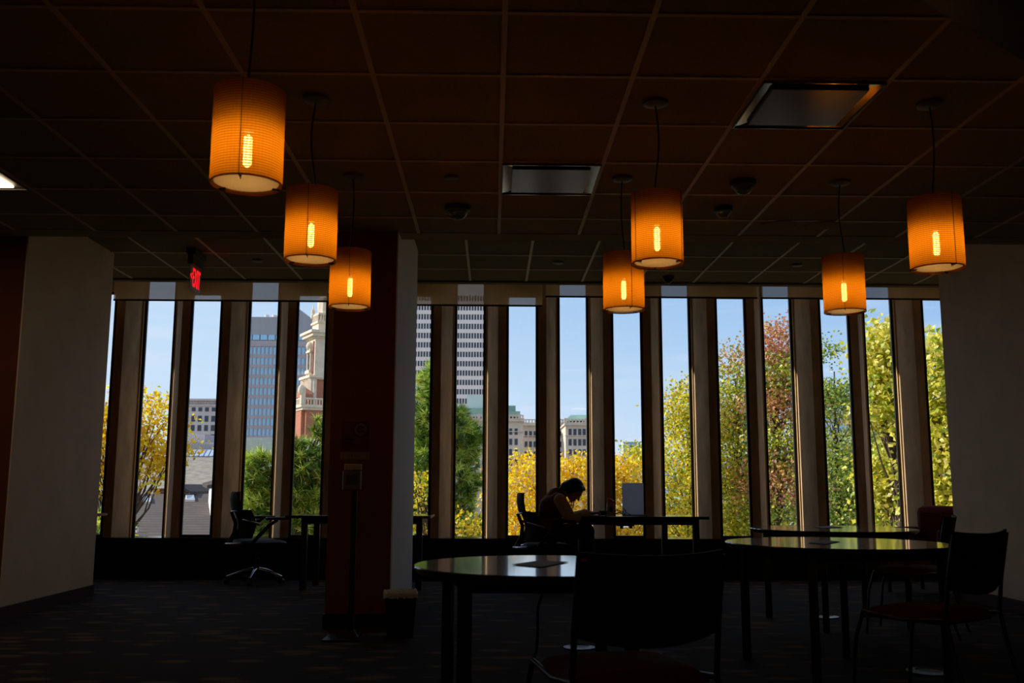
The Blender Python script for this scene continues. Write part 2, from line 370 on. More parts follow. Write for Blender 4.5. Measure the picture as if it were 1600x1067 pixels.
# roller shades
def shade(x0, x1, zb, label):
    t = thing('roller_shade', label, 'roller shade', ((x0+x1)/2, 10.95, 3.44), 0, 'roller shades at the window tops')
    h = (x1-x0)/2
    MB().tube([(-h, 0, 0), (h, 0, 0)], .03, 12).build('roller_tube', M_shadebar, t, smooth=40)
    MB().add([(-h, -.031, zb-3.44+.01), (h, -.031, zb-3.44+.01), (h, -.031, 0), (-h, -.031, 0)], [(0, 1, 2, 3)]).build('fabric', M_shadefab, t)
    MB().box(-h, h, -.036, -.026, zb-3.44, zb-3.44+.02).build('hem_bar', M_shadebar, t)
    for s in (-1, 1): MB().bx(s*(h+.004), 0, .0, .008, .09, .1).build('bracket', M_black, t)
shade(-6.26, -4.36, 2.99, 'roller shade beside the left pier, hanging lowest of the row')
shade(-4.315, -1.89, 3.08, 'beige roller shade behind the exit sign')
shade(-1.865, .565, 3.045, 'beige roller shade just right of the maroon column')
shade(.60, 3.045, 3.155, 'beige roller shade above the seated person')
shade(3.085, 5.51, 3.155, 'beige roller shade at far right by the pale wall')

# ------------------------------------------------------------------ pendant lamps
def pendant(label, cx, cy, sx, sy, zb, seed, rot, first=None):
    H_ = .35; R_ = .125
    t = thing('pendant_lamp', label, 'pendant lamp', (cx, cy, ZC-.006), 0, 'amber pendant lamps')
    dx, dy = sx-cx, sy-cy; z0 = zb-(ZC-.006)
    MB().lathe([(.0, -.02), (.03, -.02), (.062, -.012), (.065, 0), (0, 0)], 28).build('canopy', M_canopy, t, smooth=40)
    zt = z0+H_; rr_ = random.Random(seed); pts = []
    A = rr_.uniform(.006, .018)*(1 if seed % 2 else -1)
    for i in range(15):
        u = i/14; pts.append((dx*u*u*u+A*math.sin(PI*u*1.5), dy*u, -.02+(zt-.06+.02)*u))
    MB().tube(pts, .0042, 6).build('cord', M_cord, t, smooth=60)
    # shade as an open cylinder with its own coordinates
    sh = MB().lathe([(R_, 0), (R_, H_)], 72, open_=True).build('lamp_shade', M_lshade, t, smooth=40)
    sh.location = (dx, dy, z0); sh.rotation_euler = (0, 0, rot)
    rim = MB().lathe([(R_+.001, 0), (R_+.001, .004), (R_-.002, .004), (R_-.002, 0)], 60, close=True).build('rim', M_rim, sh, smooth=40)
    df = MB().lathe([(0, .012), (R_-.012, .012), (R_-.012, .017), (0, .017)], 48).build('diffuser', M_diff, t); df.location = (dx, dy, z0)
    bl = MB().cap((0, 0, .083), (0, 0, .172), .015, .015).build('bulb', M_bulb, t, smooth=0); bl.location = (dx, dy, z0)
    sk = MB().lathe([(0, .19), (.058, .186), (.058, .19), (.02, .205), (.02, .28), (0, .28)], 20).build('socket', M_black, t, smooth=40); sk.location = (dx, dy, z0)
    for i in range(3):
        a = rot+2*PI*i/3; ca, sa = math.cos(a), math.sin(a)
        r_ = MB().tube([(0, 0, H_-.06), (ca*R_*.6, sa*R_*.6, H_-.02), (ca*(R_+.003), sa*(R_+.003), H_+.003), (ca*(R_+.003), sa*(R_+.003), .0), (ca*(R_-.03), sa*(R_-.03), -.004)], .0016, 5).build('support_wire', M_cord, t)
        r_.location = (dx, dy, z0)
        c_ = MB().bx(ca*(R_-.014), sa*(R_-.014), .004, .03, .006, .006, a).build('clip', M_cord, t); c_.location = (dx, dy, z0)
    return t
def lamp_at(label, cpx, cpy, spx, spy_bottom, Y, seed, rot):
    if Y is None:
        c = atz(cpx, cpy, ZC)
    else: c = at(cpx, cpy, Y)
    s = at(spx, spy_bottom, c.y)
    pendant(label, c.x, c.y, s.x, c.y, s.z, seed, rot)
lamp_at('largest amber pendant lamp, nearest the camera at upper left', 394, 10, 384.5, 290, 3.33, 1, -PI/2+.05)
lamp_at('amber pendant lamp second from the left, overlapping a lower one', 494, 152, 484.5, 408, None, 2, -PI/2+.05)
lamp_at('small amber pendant lamp in front of the maroon column', 552, 273, 546, 481, None, 3, -PI/2+.1)
lamp_at('small amber pendant lamp partly behind a larger one, right of centre', 972, 277, 975, 485, None, 4, -PI/2+.25)
lamp_at('amber pendant lamp in the middle right pair, the higher and larger one', 1024, 158, 1027.5, 413, None, 5, -PI/2-1.1)
lamp_at('small amber pendant lamp alone below a bright canopy at right', 1312, 283, 1320.5, 488, None, 6, -PI/2-.35)
lamp_at('amber pendant lamp furthest right, beside the pale wall', 1452, 160, 1465.5, 421, None, 7, -PI/2+.25)

# ------------------------------------------------------------------ ceiling fixtures
M_refl = mat('mirror_reflector', (150, 140, 120), .12, metal=1)
M_lens = mat('unlit_lens', (96, 90, 84), .22, spec=.6)
M_lit = emis('lit_lens', (1, .80, .56), 7.0)
def troffer(label, ix, iy, lit=False):
    cx, cy = .0405+.61*(ix+.5), 3.704+.61*(iy+.5)
    t = thing('ceiling_light', label, 'ceiling light', (cx, cy, ZC-.008), 0, 'square recessed ceiling lights')
    h = .29; m = MB(); s = .235; z = -.006
    for (xa, xb, ya, yb, xc, xd, yc, yd) in ((-h, h, -h, -h, -s, s, -s, -s), (-h, h, h, h, -s, s, s, s)):
        m.add([(xa, ya, z), (xb, yb, z), (xd, yd, -.0), (xc, yc, -.0)], [(0, 1, 2, 3)])
    m.add([(-h, -h, z), (-h, h, z), (-s, s, 0), (-s, -s, 0)], [(0, 1, 2, 3)]); m.add([(h, -h, z), (h, h, z), (s, s, 0), (s, -s, 0)], [(0, 1, 2, 3)])
    m.build('reflector', M_refl if not lit else M_canopy, t)
    f = MB(); 
    for q in ((-h-.006, h+.006, -h-.006, -h), (-h-.006, h+.006, h, h+.006), (-h-.006, -h, -h, h), (h, h+.006, -h, h)): f.box(*q, -.012, 0)
    f.build('frame', M_refl if not lit else M_canopy, t)
    MB().box(-s, s, -s, s, -.016, -.001).build('lens', M_lit if lit else M_lens, t, bevel=.006)
troffer('unlit recessed square ceiling light near the middle of the ceiling', 0, 3)
troffer('unlit recessed square ceiling light at upper right, larger and nearer', 2, 1)
troffer('lit ceiling light cut off by the left edge of the view', -6, 3, True)
troffer('added fill light, out of view overhead behind the viewpoint, on the left', -4, -8, True)  # this and the next: unseen lights added to warm the dark interior
troffer('added fill light, out of view overhead behind the viewpoint, on the right', 3, -8, True)
M_clear = glassmat('clear_dome', (.75, .7, .62), .18, .05)
def dome(name, label, px, py, z, r=.065, dark=False, base=None, cat='smoke detector'):
    p = atz(px, py, z); t = thing(name, label, cat, (p.x, p.y, z-.007))
    MB().lathe([(0, -.03), (r, -.03), (r*1.08, -.012), (r*1.08, 0), (0, 0)], 32).build('base', M_black if base is None else base, t, smooth=40)
    pr = [(0, -.03-r*.75)]+[(r*.85*math.sin(a), -.03-r*.75*math.cos(a)) for a in [PI/2*i/6 for i in range(1, 7)]]
    MB().lathe(pr, 28).build('dome', M_black if dark else M_clear, t, smooth=0)
    return t
dome('smoke_detector', 'wide clear-bowled detector left of the middle ceiling light', 715, 322, ZC, .085, cat='ceiling detector')
dome('smoke_detector', 'clear-domed ceiling detector, the nearer of two between the right-hand lamps', 1161, 282, ZC, .075, cat='ceiling detector')
dome('security_camera', 'small round camera dome below the clear detector, between right-hand lamps', 1130, 323, ZC, .06, cat='security camera')
dome('security_camera', 'dark camera dome on the far ceiling beside the two lamps', 1044, 432, ZC2, .055, True, M_canopy, cat='security camera')
def disc(label, px, py, z, r=.045, cat='sprinkler', name='sprinkler_cover'):
    p = atz(px, py, z); tag(MB().lathe([(0, -.012), (r*.8, -.012), (r, -.004), (r, 0), (0, 0)], 28, (p.x, p.y, z-.007)).build(name, M_canopy, smooth=40), label, cat)
disc('small flat sprinkler cover on the near ceiling, above the wide detector', 705, 275, ZC)
disc('small flat disc on the far ceiling, above the shade beside the column', 872, 409, ZC2, .055)
disc('small flat disc on the far ceiling between the two right small lamps', 1245, 413, ZC2, .055)
disc('small flat disc on the far ceiling right of the exit sign', 402, 406, ZC2, .055)
for i, (px, py) in enumerate(((1218, 350), (1283, 351))):
    p = atz(px, py, ZC)
    tag(MB().lathe([(.0, -.008), (.1, -.008), (.12, -.002), (.12, .0), (0, 0)], 32, (p.x, p.y, ZC-.006)).build('ceiling_speaker', M_tile, smooth=40), ['faint round speaker grille near the ceiling edge, left of two', 'faint round speaker grille near the ceiling edge, right of two'][i], 'speaker')

# exit sign
pA, pB = at(296, 436, 8.95), at(312.5, 444, 9.28)
M_exitplate = mat('clear_exit_panel', (215, 215, 205), .3); M_exitred = emis('exit_red', (1, .012, .02), 1.1)
dirv = Vector((pB.x-pA.x, pB.y-pA.y, 0)); ln = dirv.length; ang = math.atan2(dirv.y, dirv.x)
ex = thing('exit_sign', 'red lit exit sign hanging from the far ceiling at left', 'exit sign', ((pA.x+pB.x)/2, (pA.y+pB.y)/2, ZC2-.006), ang)
MB().bx(0, 0, -.025, .34, .09, .05).build('canopy', M_black, ex, bevel=.004)
MB().bx(0, 0, -.10, ln+.01, .05, .10).build('housing', mat('sign_housing', (70, 62, 50), .5), ex, bevel=.004)
zt_, zb_ = -.155, -.385
MB().box(-ln/2, ln/2, -.006, .0, zb_, zt_).build('panel', M_exitplate, ex)
MB().box(-ln/2-.004, ln/2+.004, -.012, .004, zt_, zt_+.012).build('edge_strip', mat('dim_red_strip', (150, 50, 20), .5), ex)
def text(name, s, size, matl, parent, loc, rot, ext=.001, bold=0, align='CENTER', sx=1):
    cu = bpy.data.curves.new(name, 'FONT'); cu.body = s; cu.size = size; cu.extrude = ext; cu.align_x = align; cu.align_y = 'CENTER'; cu.offset = bold
    o = bpy.data.objects.new(name, cu); C.objects.link(o); o.parent = parent; o.location = loc; o.rotation_euler = rot; o.scale = (sx, 1, 1)
    cu.materials.append(matl)
    bpy.context.view_layer.update(); me = bpy.data.meshes.new_from_object(o, depsgraph=bpy.context.evaluated_depsgraph_get())
    o2 = bpy.data.objects.new(name, me); C.objects.link(o2); o2.parent = parent; o2.location = loc; o2.rotation_euler = rot; o2.scale = (sx, 1, 1)
    bpy.data.objects.remove(o); o2.name = name
    return o2
text('lettering', 'EXIT', .25, M_exitred, ex, (.02, -.008, (zt_+zb_)/2), (PI/2, 0, 0), .001, .003, sx=.46)
text('arrow', '<', .10, M_exitred, ex, (-ln/2+.025, -.008, (zt_+zb_)/2+.01), (PI/2, 0, 0), .001, .004)

# ------------------------------------------------------------------ round tables
def round_table(label, cx, cy, r, legs, zt=.70):
    t = thing('round_table', label, 'table', (cx, cy, 0), 0, 'round dark tables')
    MB().lathe([(0, zt-.03), (r-.02, zt-.03), (r-.003, zt-.016), (r, zt-.01), (r, zt-.004), (r-.004, zt), (0, zt)], 96).build('tabletop', M_top, t, smooth=30)
    ap = MB()
    for i in range(len(legs)):
        a, b = legs[i], legs[(i+1) % len(legs)]
        ap.tube([(a[0]-cx, a[1]-cy, zt-.055), (b[0]-cx, b[1]-cy, zt-.055)], .02, 4)
    ap.build('apron', M_darkwood, t)
    for (x, y) in legs:
        MB().bx(x-cx, y-cy, (zt-.03)/2, .04, .04, zt-.03, math.atan2(y-cy, x-cx)).build('leg', M_darkwood, t, bevel=.004)
    return t
round_table('large round dark table in the foreground, left of the big black chair', .215, 3.90, .52, [(-.095, 3.56), (-.175, 4.05), (.47, 4.28), (.50, 3.55)])
round_table('round dark table at right in front of another round table', 1.93, 5.50, .61, [(1.51, 5.9), (2.12, 5.95), (2.38, 5.2), (1.62, 4.98)])
round_table('round dark table at right, furthest back near the windows', 2.58, 7.42, .61, [(2.17, 7.76), (2.95, 7.8), (3.0, 7.1), (2.36, 7.0)])
M_paper = mat('white_paper', (150, 145, 140), .7)
def paper(label, pts, z=.702, name='paper_sheet'):
    ps = [atz(x, y, z) for x, y in pts]
    b = [(p.x, p.y, z) for p in ps]; t_ = [(p.x, p.y, z+.0015) for p in ps]
    return tag(MB().hexa(b, t_).build(name, M_paper, recalc=True), label, 'paper')
paper('white paper sheet lying on the foreground round table', [(800, 882), (845, 886), (888, 878), (842, 876)])
paper('white paper sheet on the nearer of the two right round tables', [(1262, 848), (1290, 850), (1313, 846), (1288, 844)])
paper('thin folded paper on the furthest round table', [(1270, 823), (1285, 825), (1318, 824), (1300, 822)])
# cable under the front table
tag(MB().tube([at(x, y, Y) for x, y, Y in ((850, 905, 3.95), (848, 925, 3.9), (840, 950, 3.85), (840, 985, 3.8), (838, 1015, 3.75), (830, 1045, 3.75), (828, 1067, 3.8), (834, 1110, 3.9), (850, 1150, 4.0))], .006, 8).build('power_cable', M_cord, smooth=60), 'black power cable hanging below the foreground round table', 'cable')
def outlet(label, px, py, r=.1):
    p = atz(px, py, 0); t = thing('floor_outlet', label, 'floor outlet', (p.x, p.y, 0))
    MB().lathe([(r*.62, 0), (r*.62, .012), (r, .006), (r, 0)], 36, close=True).build('metal_ring', M_steel, t, smooth=40)
    MB().lathe([(0, 0), (r*.62, 0), (r*.62, .008), (0, .008)], 36).build('cover', M_black, t, smooth=40)
outlet('round metal floor outlet behind the big black chair', 905, 1012)
outlet('round metal floor outlet beneath the furthest round table', 1288, 964, .11)
outlet('round metal floor outlet at the feet of the right chair', 1452, 1050, .12)

# ------------------------------------------------------------------ guest chair
M_seatred = mat('dark_red_seat', (86, 14, 12), .9, var=.15, scale=40)
M_mesh = mat('black_back_panel', (6, 6, 7), .7)
def guest_chair(label, loc, rz):     # faces +Y locally
    t = thing('guest_chair', label, 'chair', loc, rz, 'black backed chairs with red seats')
    # curved back panel
    nx, nz = 14, 8; th = .014; vs = []; fs = []
    for side in (0, 1):
        for j in range(nz+1):
            for i in range(nx+1):
                u = i/nx*2-1; v = j/nz
                wd = .225+.012*v
                z = .56+.25*v; 
                if j == 0: z -= .03*(1-u*u)
                if j == nz: z -= .012*(1-u*u)-.004
                y = -.225-.05*v-.045*(1-u*u)+ (th if side else 0)
                vs.append((u*wd, y, z))
    n1 = (nx+1)*(nz+1)
    for j in range(nz):
        for i in range(nx):
            a = j*(nx+1)+i; fs.append((a, a+1, a+nx+2, a+nx+1)); fs.append((n1+a, n1+a+nx+1, n1+a+nx+2, n1+a+1))
    for i in range(nx): a = i; fs.append((a, n1+a, n1+a+1, a+1)); a = nz*(nx+1)+i; fs.append((a, a+1, n1+a+1, n1+a))
    for j in range(nz): a = j*(nx+1); fs.append((a, a+nx+1, n1+a+nx+1, n1+a)); a = j*(nx+1)+nx; fs.append((a, n1+a, n1+a+nx+1, a+nx+1))
    MB().add(vs, fs).build('backrest', M_mesh, t, smooth=50)
    # seat cushion
    vs = []; fs = []; nx, ny = 12, 12
    for side in (0, 1):
        for j in range(ny+1):
            for i in range(nx+1):
                u = i/nx*2-1; v = j/ny*2-1
                q = (1-abs(u)**6)*(1-abs(v)**6)
                ex_ = .235*(1-.06*(v+1)/2)
                x = u*ex_*(1-.10*max(0, abs(v)-.75)/.25*abs(u)); y = v*.225+.01
                z = .415+(.045*q**.5 if side else -.0*q)-(.018*max(0, v-.4)) + (0 if side else .0)
                vs.append((x, y, z))
    n1 = (nx+1)*(ny+1)
    for j in range(ny):
        for i in range(nx):
            a = j*(nx+1)+i; fs.append((a, a+nx+1, a+nx+2, a+1)); fs.append((n1+a, n1+a+1, n1+a+nx+2, n1+a+nx+1))
    MB().add(vs, fs).build('seat', M_seatred, t, smooth=60)
    MB().box(-.2, .2, -.19, .2, .398, .414).build('seat_pan', M_black, t, bevel=.004)
    for s in (-1, 1):
        MB().tube([(s*.232, -.275, .80), (s*.234, -.235, .6), (s*.234, -.215, .44), (s*.236, -.25, .25), (s*.24, -.33, .0)], .0095, 10).build('leg', M_steel, t, smooth=60)
        MB().tube([(s*.228, .20, .43), (s*.236, .24, .3), (s*.24, .27, .0)], .0095, 10).build('leg', M_steel, t, smooth=60)
        MB().tube([(s*.23, -.22, .43), (s*.225, 0, .408), (s*.228, .2, .43)], .009, 8).build('side_rail', M_steel, t, smooth=60)
        fx = MB().bx(s*.222, -.281, .79, .02, .012, .008).build('label_tab', mat('orange_tab', (150, 70, 14), .5), t) if s == -1 else None
    return t
gc = guest_chair('large black chair in the foreground pushed under the round table', (.41, 3.22, 0), .26)
dup(gc, (2.06, 4.66, 0), .62, 'black chair at the nearer right round table, by the right wall')
dup(gc, (2.97, 6.98, 0), 1.0, 'small black chair at the furthest round table, before the red armchair')
# red armchair
M_redfab = mat('red_upholstery', (110, 20, 18), .9, var=.15, scale=30)
ac = thing('armchair', 'dark red upholstered armchair in the far right corner', 'armchair', (4.25, 9.55, 0), PI/2+.55)
def cush(x0, x1, y0, y1, z0, z1, name, bv=.05, mt=None): return MB().box(x0, x1, y0, y1, z0, z1).build(name, mt or M_redfab, ac, smooth=50, bevel=bv)
cush(-.27, .27, -.3, .3, .22, .44, 'seat'); cush(-.29, .29, -.38, -.22, .3, .83, 'backrest', .07)
cush(-.36, -.27, -.3, .28, .2, .62, 'arm', .035); cush(.27, .36, -.3, .28, .2, .62, 'arm', .035)
for s in (-1, 1):
    for q in (-.28, .24): MB().tube([(s*.28, q, 0), (s*.28, q, .22)], .018, 10).build('leg', M_black, ac)

# ------------------------------------------------------------------ desks near the windows
def desk(label, cx, cy, zt=.72):
    t = thing('desk', label, 'desk', (cx, cy, 0), 0, 'dark wooden desks by the windows')
    MB().box(-.71, .71, -.36, .36, zt-.028, zt).build('desktop', M_top, t, bevel=.003)
    ap = MB(); ap.box(-.55, .62, -.27, -.24, zt-.085, zt-.028); ap.box(-.55, .62, .24, .27, zt-.085, zt-.028); ap.box(-.55, -.52, -.24, .24, zt-.085, zt-.028); ap.box(.59, .62, -.24, .24, zt-.085, zt-.028)
    ap.build('apron', M_darkwood, t)
    for sx, sy in ((-.535, -.25), (-.50, .25), (.595, -.25), (.37, .25)):
        MB().bx(sx, sy, (zt-.028)/2, .06, .06, zt-.028).build('leg', M_darkwood, t, bevel=.003)
    return t
dk = desk('desk where the person sits writing, by the windows', 1.425, 9.98)
dup(dk, (-1.31, 10.02, 0), 0, 'empty desk partly hidden behind the maroon column')
dup(dk, (-4.74, 10.05, 0), 0, 'desk end sticking out from behind the left pier')
DZ = .72
# things on the desk
pp = at(917, 803, 9.80)
tag(MB().bx(pp.x, pp.y, DZ+.004, .22, .28, .006, .1).build('notebook', mat('notebook_paper', (120, 108, 96), .7)), 'open notebook under the writing hand on the desk', 'notebook')
pp = at(934, 803, 9.75)
tag(MB().bx(pp.x, pp.y, DZ+.003, .14, .2, .003, -.15).build('paper_sheet', M_paper), 'loose white sheet beside the notebook on the desk', 'paper')
pp = at(941, 800, 9.95)
pc = thing('pencil_case', 'small dark case lying on the desk left of the patterned carton', 'case', (pp.x, pp.y, DZ))
MB().box(-.045, .045, -.03, .03, 0, .05).build('body', M_black, pc, bevel=.012); MB().box(-.043, .043, -.031, .031, .03, .034).build('zipper', M_steel, pc)
pp = at(954.5, 800, 9.95)
bag = thing('carton', 'tan carton with a dark emblem and orange crumpled top on the desk', 'carton', (pp.x, pp.y, DZ))
h = .125
MB().hexa([(-.042, -.03, 0), (.042, -.03, 0), (.042, .03, 0), (-.042, .03, 0)], [(-.038, -.026, h), (.038, -.026, h), (.038, .026, h), (-.038, .026, h)]).build('box', mat('tan_card', (220, 180, 134), .7, var=.1, scale=20), bag, recalc=True)
MB().ell((0, -.0305, .062), (.016, .0015, .028)).build('emblem', M_black, bag, smooth=0)
cr_ = MB(); q = random.Random(3)
for i in range(9): 
    x, y = q.uniform(-.036, .03), q.uniform(-.02, .02); cr_.hexa([(x-.012, y-.008, h), (x+.012, y-.008, h), (x+.012, y+.008, h), (x-.012, y+.008, h)], [(x-.02+q.uniform(-.01, .01), y-.01, h+.03+q.uniform(0, .02)), (x+.014, y-.01, h+.02), (x+.014, y+.01, h+.025), (x-.02, y+.01, h+.035)])
cr_.build('crumpled_top', mat('orange_wrap', (230, 100, 34), .6), bag, recalc=True)
pp = at(966, 802, 9.9); cab = MB(); pts = []
for i in range(60):
    a = i/59*2*PI*3.2; pts.append((pp.x+.045*math.cos(a)+.0006*i, pp.y+.03*math.sin(a), DZ+.012+.045*(1+math.sin(a*1.3+.5))*.5*(i/59+.4)))
pts += [(pp.x+.08, pp.y-.02, DZ+.03), (pp.x+.12, pp.y-.05, DZ+.008)]
tag(cab.tube(pts, .003, 6).build('coiled_cable', M_cord, smooth=60), 'coiled black cable on the desk beside the grey panel', 'cable')
pA_, pB_ = at(972.5, 804, 10.0), at(1006, 804, 10.0); zt_ = at(990, 754.5, 10.0).z
pn = thing('privacy_screen', 'upright pale grey rectangular panel standing on the desk', 'panel', ((pA_.x+pB_.x)/2, 10.0, DZ))
wd = (pB_.x-pA_.x)/2
MB().box(-wd, wd, -.004, .004, .004, zt_-DZ).build('sheet', transl('pale_grey_sheet', (.8, .82, .9), (.7, .72, .8)), pn, bevel=.001)
MB().box(-wd, wd, -.03, .03, 0, .006).build('foot', M_steel, pn)
pp = at(1009, 804, 9.9)
tag(MB().bx(pp.x, pp.y, DZ+.008, .03, .02, .016, .2).build('eraser', mat('eraser_white', (170, 170, 180), .6), bevel=.003), 'tiny white eraser on the desk right of the grey panel', 'eraser')
tr = MB(); c0, c1 = at(962, 818, 10.1), at(990, 818, 10.1)
tr.box(c0.x, c1.x, 10.05, 10.15, .61, .634); tr.bx(c0.x+.06, 10.1, .598, .03, .04, .03); tr.bx(c1.x-.03, 10.1, .60, .03, .04, .03)
for xx in (c0.x+.02, c1.x-.02): tr.box(xx-.004, xx+.004, 10.07, 10.13, .634, .692)
t_ = tr.build('cable_tray', M_black, dk); t_.location = (-1.425, -9.98, 0)

# ------------------------------------------------------------------ office chair (faces +X locally)
def office_chair(label, loc, rz):
    t = thing('office_chair', label, 'office chair', loc, rz, 'black office chairs with chrome bases')
    R90 = None
    # base star
    for i in range(5):
        a = 2*PI*i/5+.45; ca, sa = math.cos(a), math.sin(a)
        lg = MB().tube([(ca*.03, sa*.03, .145), (ca*.14, sa*.14, .125), (ca*.30, sa*.30, .072)], [.02, .017, .012], 8).build('leg', M_chrome, t, smooth=60)
        c_ = MB(); c_.tube([(ca*.30-sa*.022, sa*.30+ca*.022, .028), (ca*.30+sa*.022, sa*.30-ca*.022, .028)], .028, 16); c_.tube([(ca*.30, sa*.30, .03), (ca*.30, sa*.30, .07)], .008, 6)
        c_.build('caster', M_black, lg, smooth=40)
    MB().tube([(0, 0, .10), (0, 0, .25)], .028, 16).build('gas_lift', M_black, t, smooth=40)
    MB().tube([(0, 0, .24), (0, 0, .36)], .017, 16).build('piston', M_steel, t, smooth=40)
    MB().box(-.14, .1, -.07, .07, .34, .39).build('mechanism', M_black, t, bevel=.015)
    # seat
    vs = []; fs = []; nx, ny = 14, 10
    for side in (0, 1):
        for i in range(nx+1):
            for j in range(ny+1):
                u = i/nx*2-1; v = j/ny*2-1; q = max(0, (1-abs(u)**5)*(1-abs(v)**5))
                x = .02+u*.25; y = v*(.245-.03*max(0, u)); z = .425+(.035*q**.5 if side else -.02*q**.5)-.03*max(0, u-.55)**1.2+.012*math.cos(v*1.5)*-1
                vs.append((x, y, z))
    n1 = (nx+1)*(ny+1)
    for i in range(nx):
        for j in range(ny):
            a = i*(ny+1)+j; fs.append((a, a+1, a+ny+2, a+ny+1)); fs.append((n1+a, n1+a+ny+1, n1+a+ny+2, n1+a+1))
    MB().add(vs, fs).build('seat', mat('dark_grey_seat_fabric', (34, 36, 44), .8), t, smooth=60)
    # back shell panels following a profile (x, z, halfwidth)
    def panel(prof, name, m_, th=.02, bow=.05):
        vs = []; fs = []; n = 8
        for side in (0, 1):
            for (x, z, hw) in prof:
                for j in range(n+1):
                    v = j/n*2-1; vs.append((x+bow*v*v+(0 if side else -th), v*hw, z))
        k = len(prof); n1 = k*(n+1)
        for i in range(k-1):
            for j in range(n):
                a = i*(n+1)+j; fs.append((a, a+1, a+n+2, a+n+1)); fs.append((n1+a, n1+a+n+1, n1+a+n+2, n1+a+1))
        for j in range(n): fs.append((j, n1+j, n1+j+1, j+1)); a = (k-1)*(n+1)+j; fs.append((a, a+1, n1+a+1, n1+a))
        for i in range(k-1): a = i*(n+1); fs.append((a, a+n+1, n1+a+n+1, n1+a)); a += n; fs.append((a, n1+a, n1+a+n+1, a+n+1))
        return MB().add(vs, fs).build(name, m_, t, smooth=55)
    panel([(-.215, .47, .2), (-.20, .53, .225), (-.185, .60, .23), (-.20, .68, .225), (-.235, .76, .19)], 'backrest', M_mesh, .03, .10)
    panel([(-.245, .735, .15), (-.262, .78, .165), (-.275, .86, .16), (-.272, .93, .145), (-.262, .945, .13)], 'headrest', M_mesh, .022, .03)
    MB().tube([(-.20, -.155, .76), (-.262, -.1, .745), (-.285, 0, .74), (-.262, .1, .745), (-.20, .155, .76)], .009, 8).build('headrest_rim', M_chrome, t, smooth=60)
    MB().tube([(-.16, -.2, .425), (-.25, -.14, .41), (-.33, 0, .405), (-.25, .14, .41), (-.16, .2, .425)], .016, 8).build('lower_rim', M_chrome, t, smooth=60)
    MB().tube([(-.3, 0, .405), (-.25, 0, .52), (-.24, 0, .62), (-.29, 0, .74)], [.03, .022, .02, .016], 8).build('spine', M_black, t, smooth=60)
    MB().tube([(-.3, 0, .41), (-.15, 0, .37), (-.05, 0, .37)], .025, 8).build('spine_arm', M_black, t, smooth=60)
    for s in (-1, 1):
        ar = MB().tube([(-.12, s*.22, .42), (-.06, s*.265, .50), (.03, s*.275, .60), (.12, s*.275, .655)], [.02, .02, .02, .016], 8).build('arm', M_black, t, smooth=60)
        MB().box(.0, .25, s*.275-.04, s*.275+.04, .655, .685).build('arm_pad', M_black, ar, bevel=.012)
        MB().tube([(-.22, s*.2, .66), (-.14, s*.25, .64), (-.06, s*.27, .61)], .014, 8).build('arm_link', M_chrome if s < 0 else M_black, ar, smooth=60)
    return t
oc = office_chair('empty black office chair standing by the windows at left', (-2.46, 10.45, 0), .5)
oc2 = dup(oc, (.545, 9.83, 0), .10, 'black office chair the person is sitting on')

# ------------------------------------------------------------------ sanitizer stand, bin
p = atz(548, 998, 0); sx_, sy_ = p.x, p.y
st = thing('sanitizer_stand', 'hand sanitizer stand in front of the maroon column with a red sign', 'sanitizer stand', (sx_, sy_, 0))
MB().box(-.17, .07, -.13, .13, 0, .012).build('base_plate', M_steel, st, bevel=.003)
MB().box(-.018, .018, -.012, .012, .012, 1.14).build('pole', M_black, st)
MB().hexa([(-.05, -.03, .012), (.05, -.03, .012), (.05, .03, .012), (-.05, .03, .012)], [(-.018, -.012, .06), (.018, -.012, .06), (.018, .012, .06), (-.018, .012, .06)]).build('foot_bracket', M_black, st, recalc=True)
def zat(py): return at(550, py, sy_).z
xa = lambda px: at(px, 700, sy_).x-sx_
M_dir = mat('dispenser_plastic', (190, 160, 120), .35); M_dclear = mat('dispenser_clear_jar', (120, 104, 84), .3)
dp = MB().box(xa(541), xa(567), -.06, -.014, zat(735), zat(725)).build('dispenser_lid', M_dir, st, bevel=.006)
MB().box(xa(539), xa(567), -.07, -.012, zat(766), zat(736)).build('dispenser_jar', M_dclear, st, bevel=.008)
MB().box(xa(545), xa(561), -.074, -.07, zat(758), zat(742)).build('dispenser_label', mat('dispenser_label', (70, 60, 52), .6), st)
sg = MB().box(xa(533), xa(578), -.02, -.012, zat(718), zat(659)).build('sign_board', mat('red_sign_board', (104, 26, 12), .7), st)
MB().box(xa(533), xa(578), -.022, -.0199, zat(718), zat(706)).build('white_strip', mat('sign_white_strip', (150, 116, 80), .7), sg)
cz, cxx = zat(671), xa(563.5)
MB().tube([(cxx, -.0205, cz), (cxx, -.0235, cz)], .043, 40).build('round_icon', mat('icon_cream', (130, 96, 60), .7), sg)
ic = MB(); ic.tube([(cxx-.018, -.0245, cz-.012), (cxx-.004, -.0245, cz-.02), (cxx+.01, -.0245, cz-.008), (cxx+.022, -.0245, cz-.018)], .005, 6); ic.tube([(cxx-.016, -.0245, cz+.016), (cxx, -.0245, cz+.02), (cxx+.02, -.0245, cz+.008)], .005, 6)
ic.tube([(cxx-.02, -.0245, cz-.01), (cxx-.022, -.0245, cz+.005), (cxx-.01, -.0245, cz+.008), (cxx+.004, -.0245, cz)], .005, 6); ic.build('hands_icon', M_black, sg)
MB().tube([(cxx+.05*math.cos(a), -.0215, cz+.05*math.sin(a)) for a in [2*PI*i/40 for i in range(41)]], .004, 6).build('icon_ring', mat('icon_ring', (50, 12, 8), .7), sg)
M_ink = mat('dark_ink', (30, 10, 8), .7)
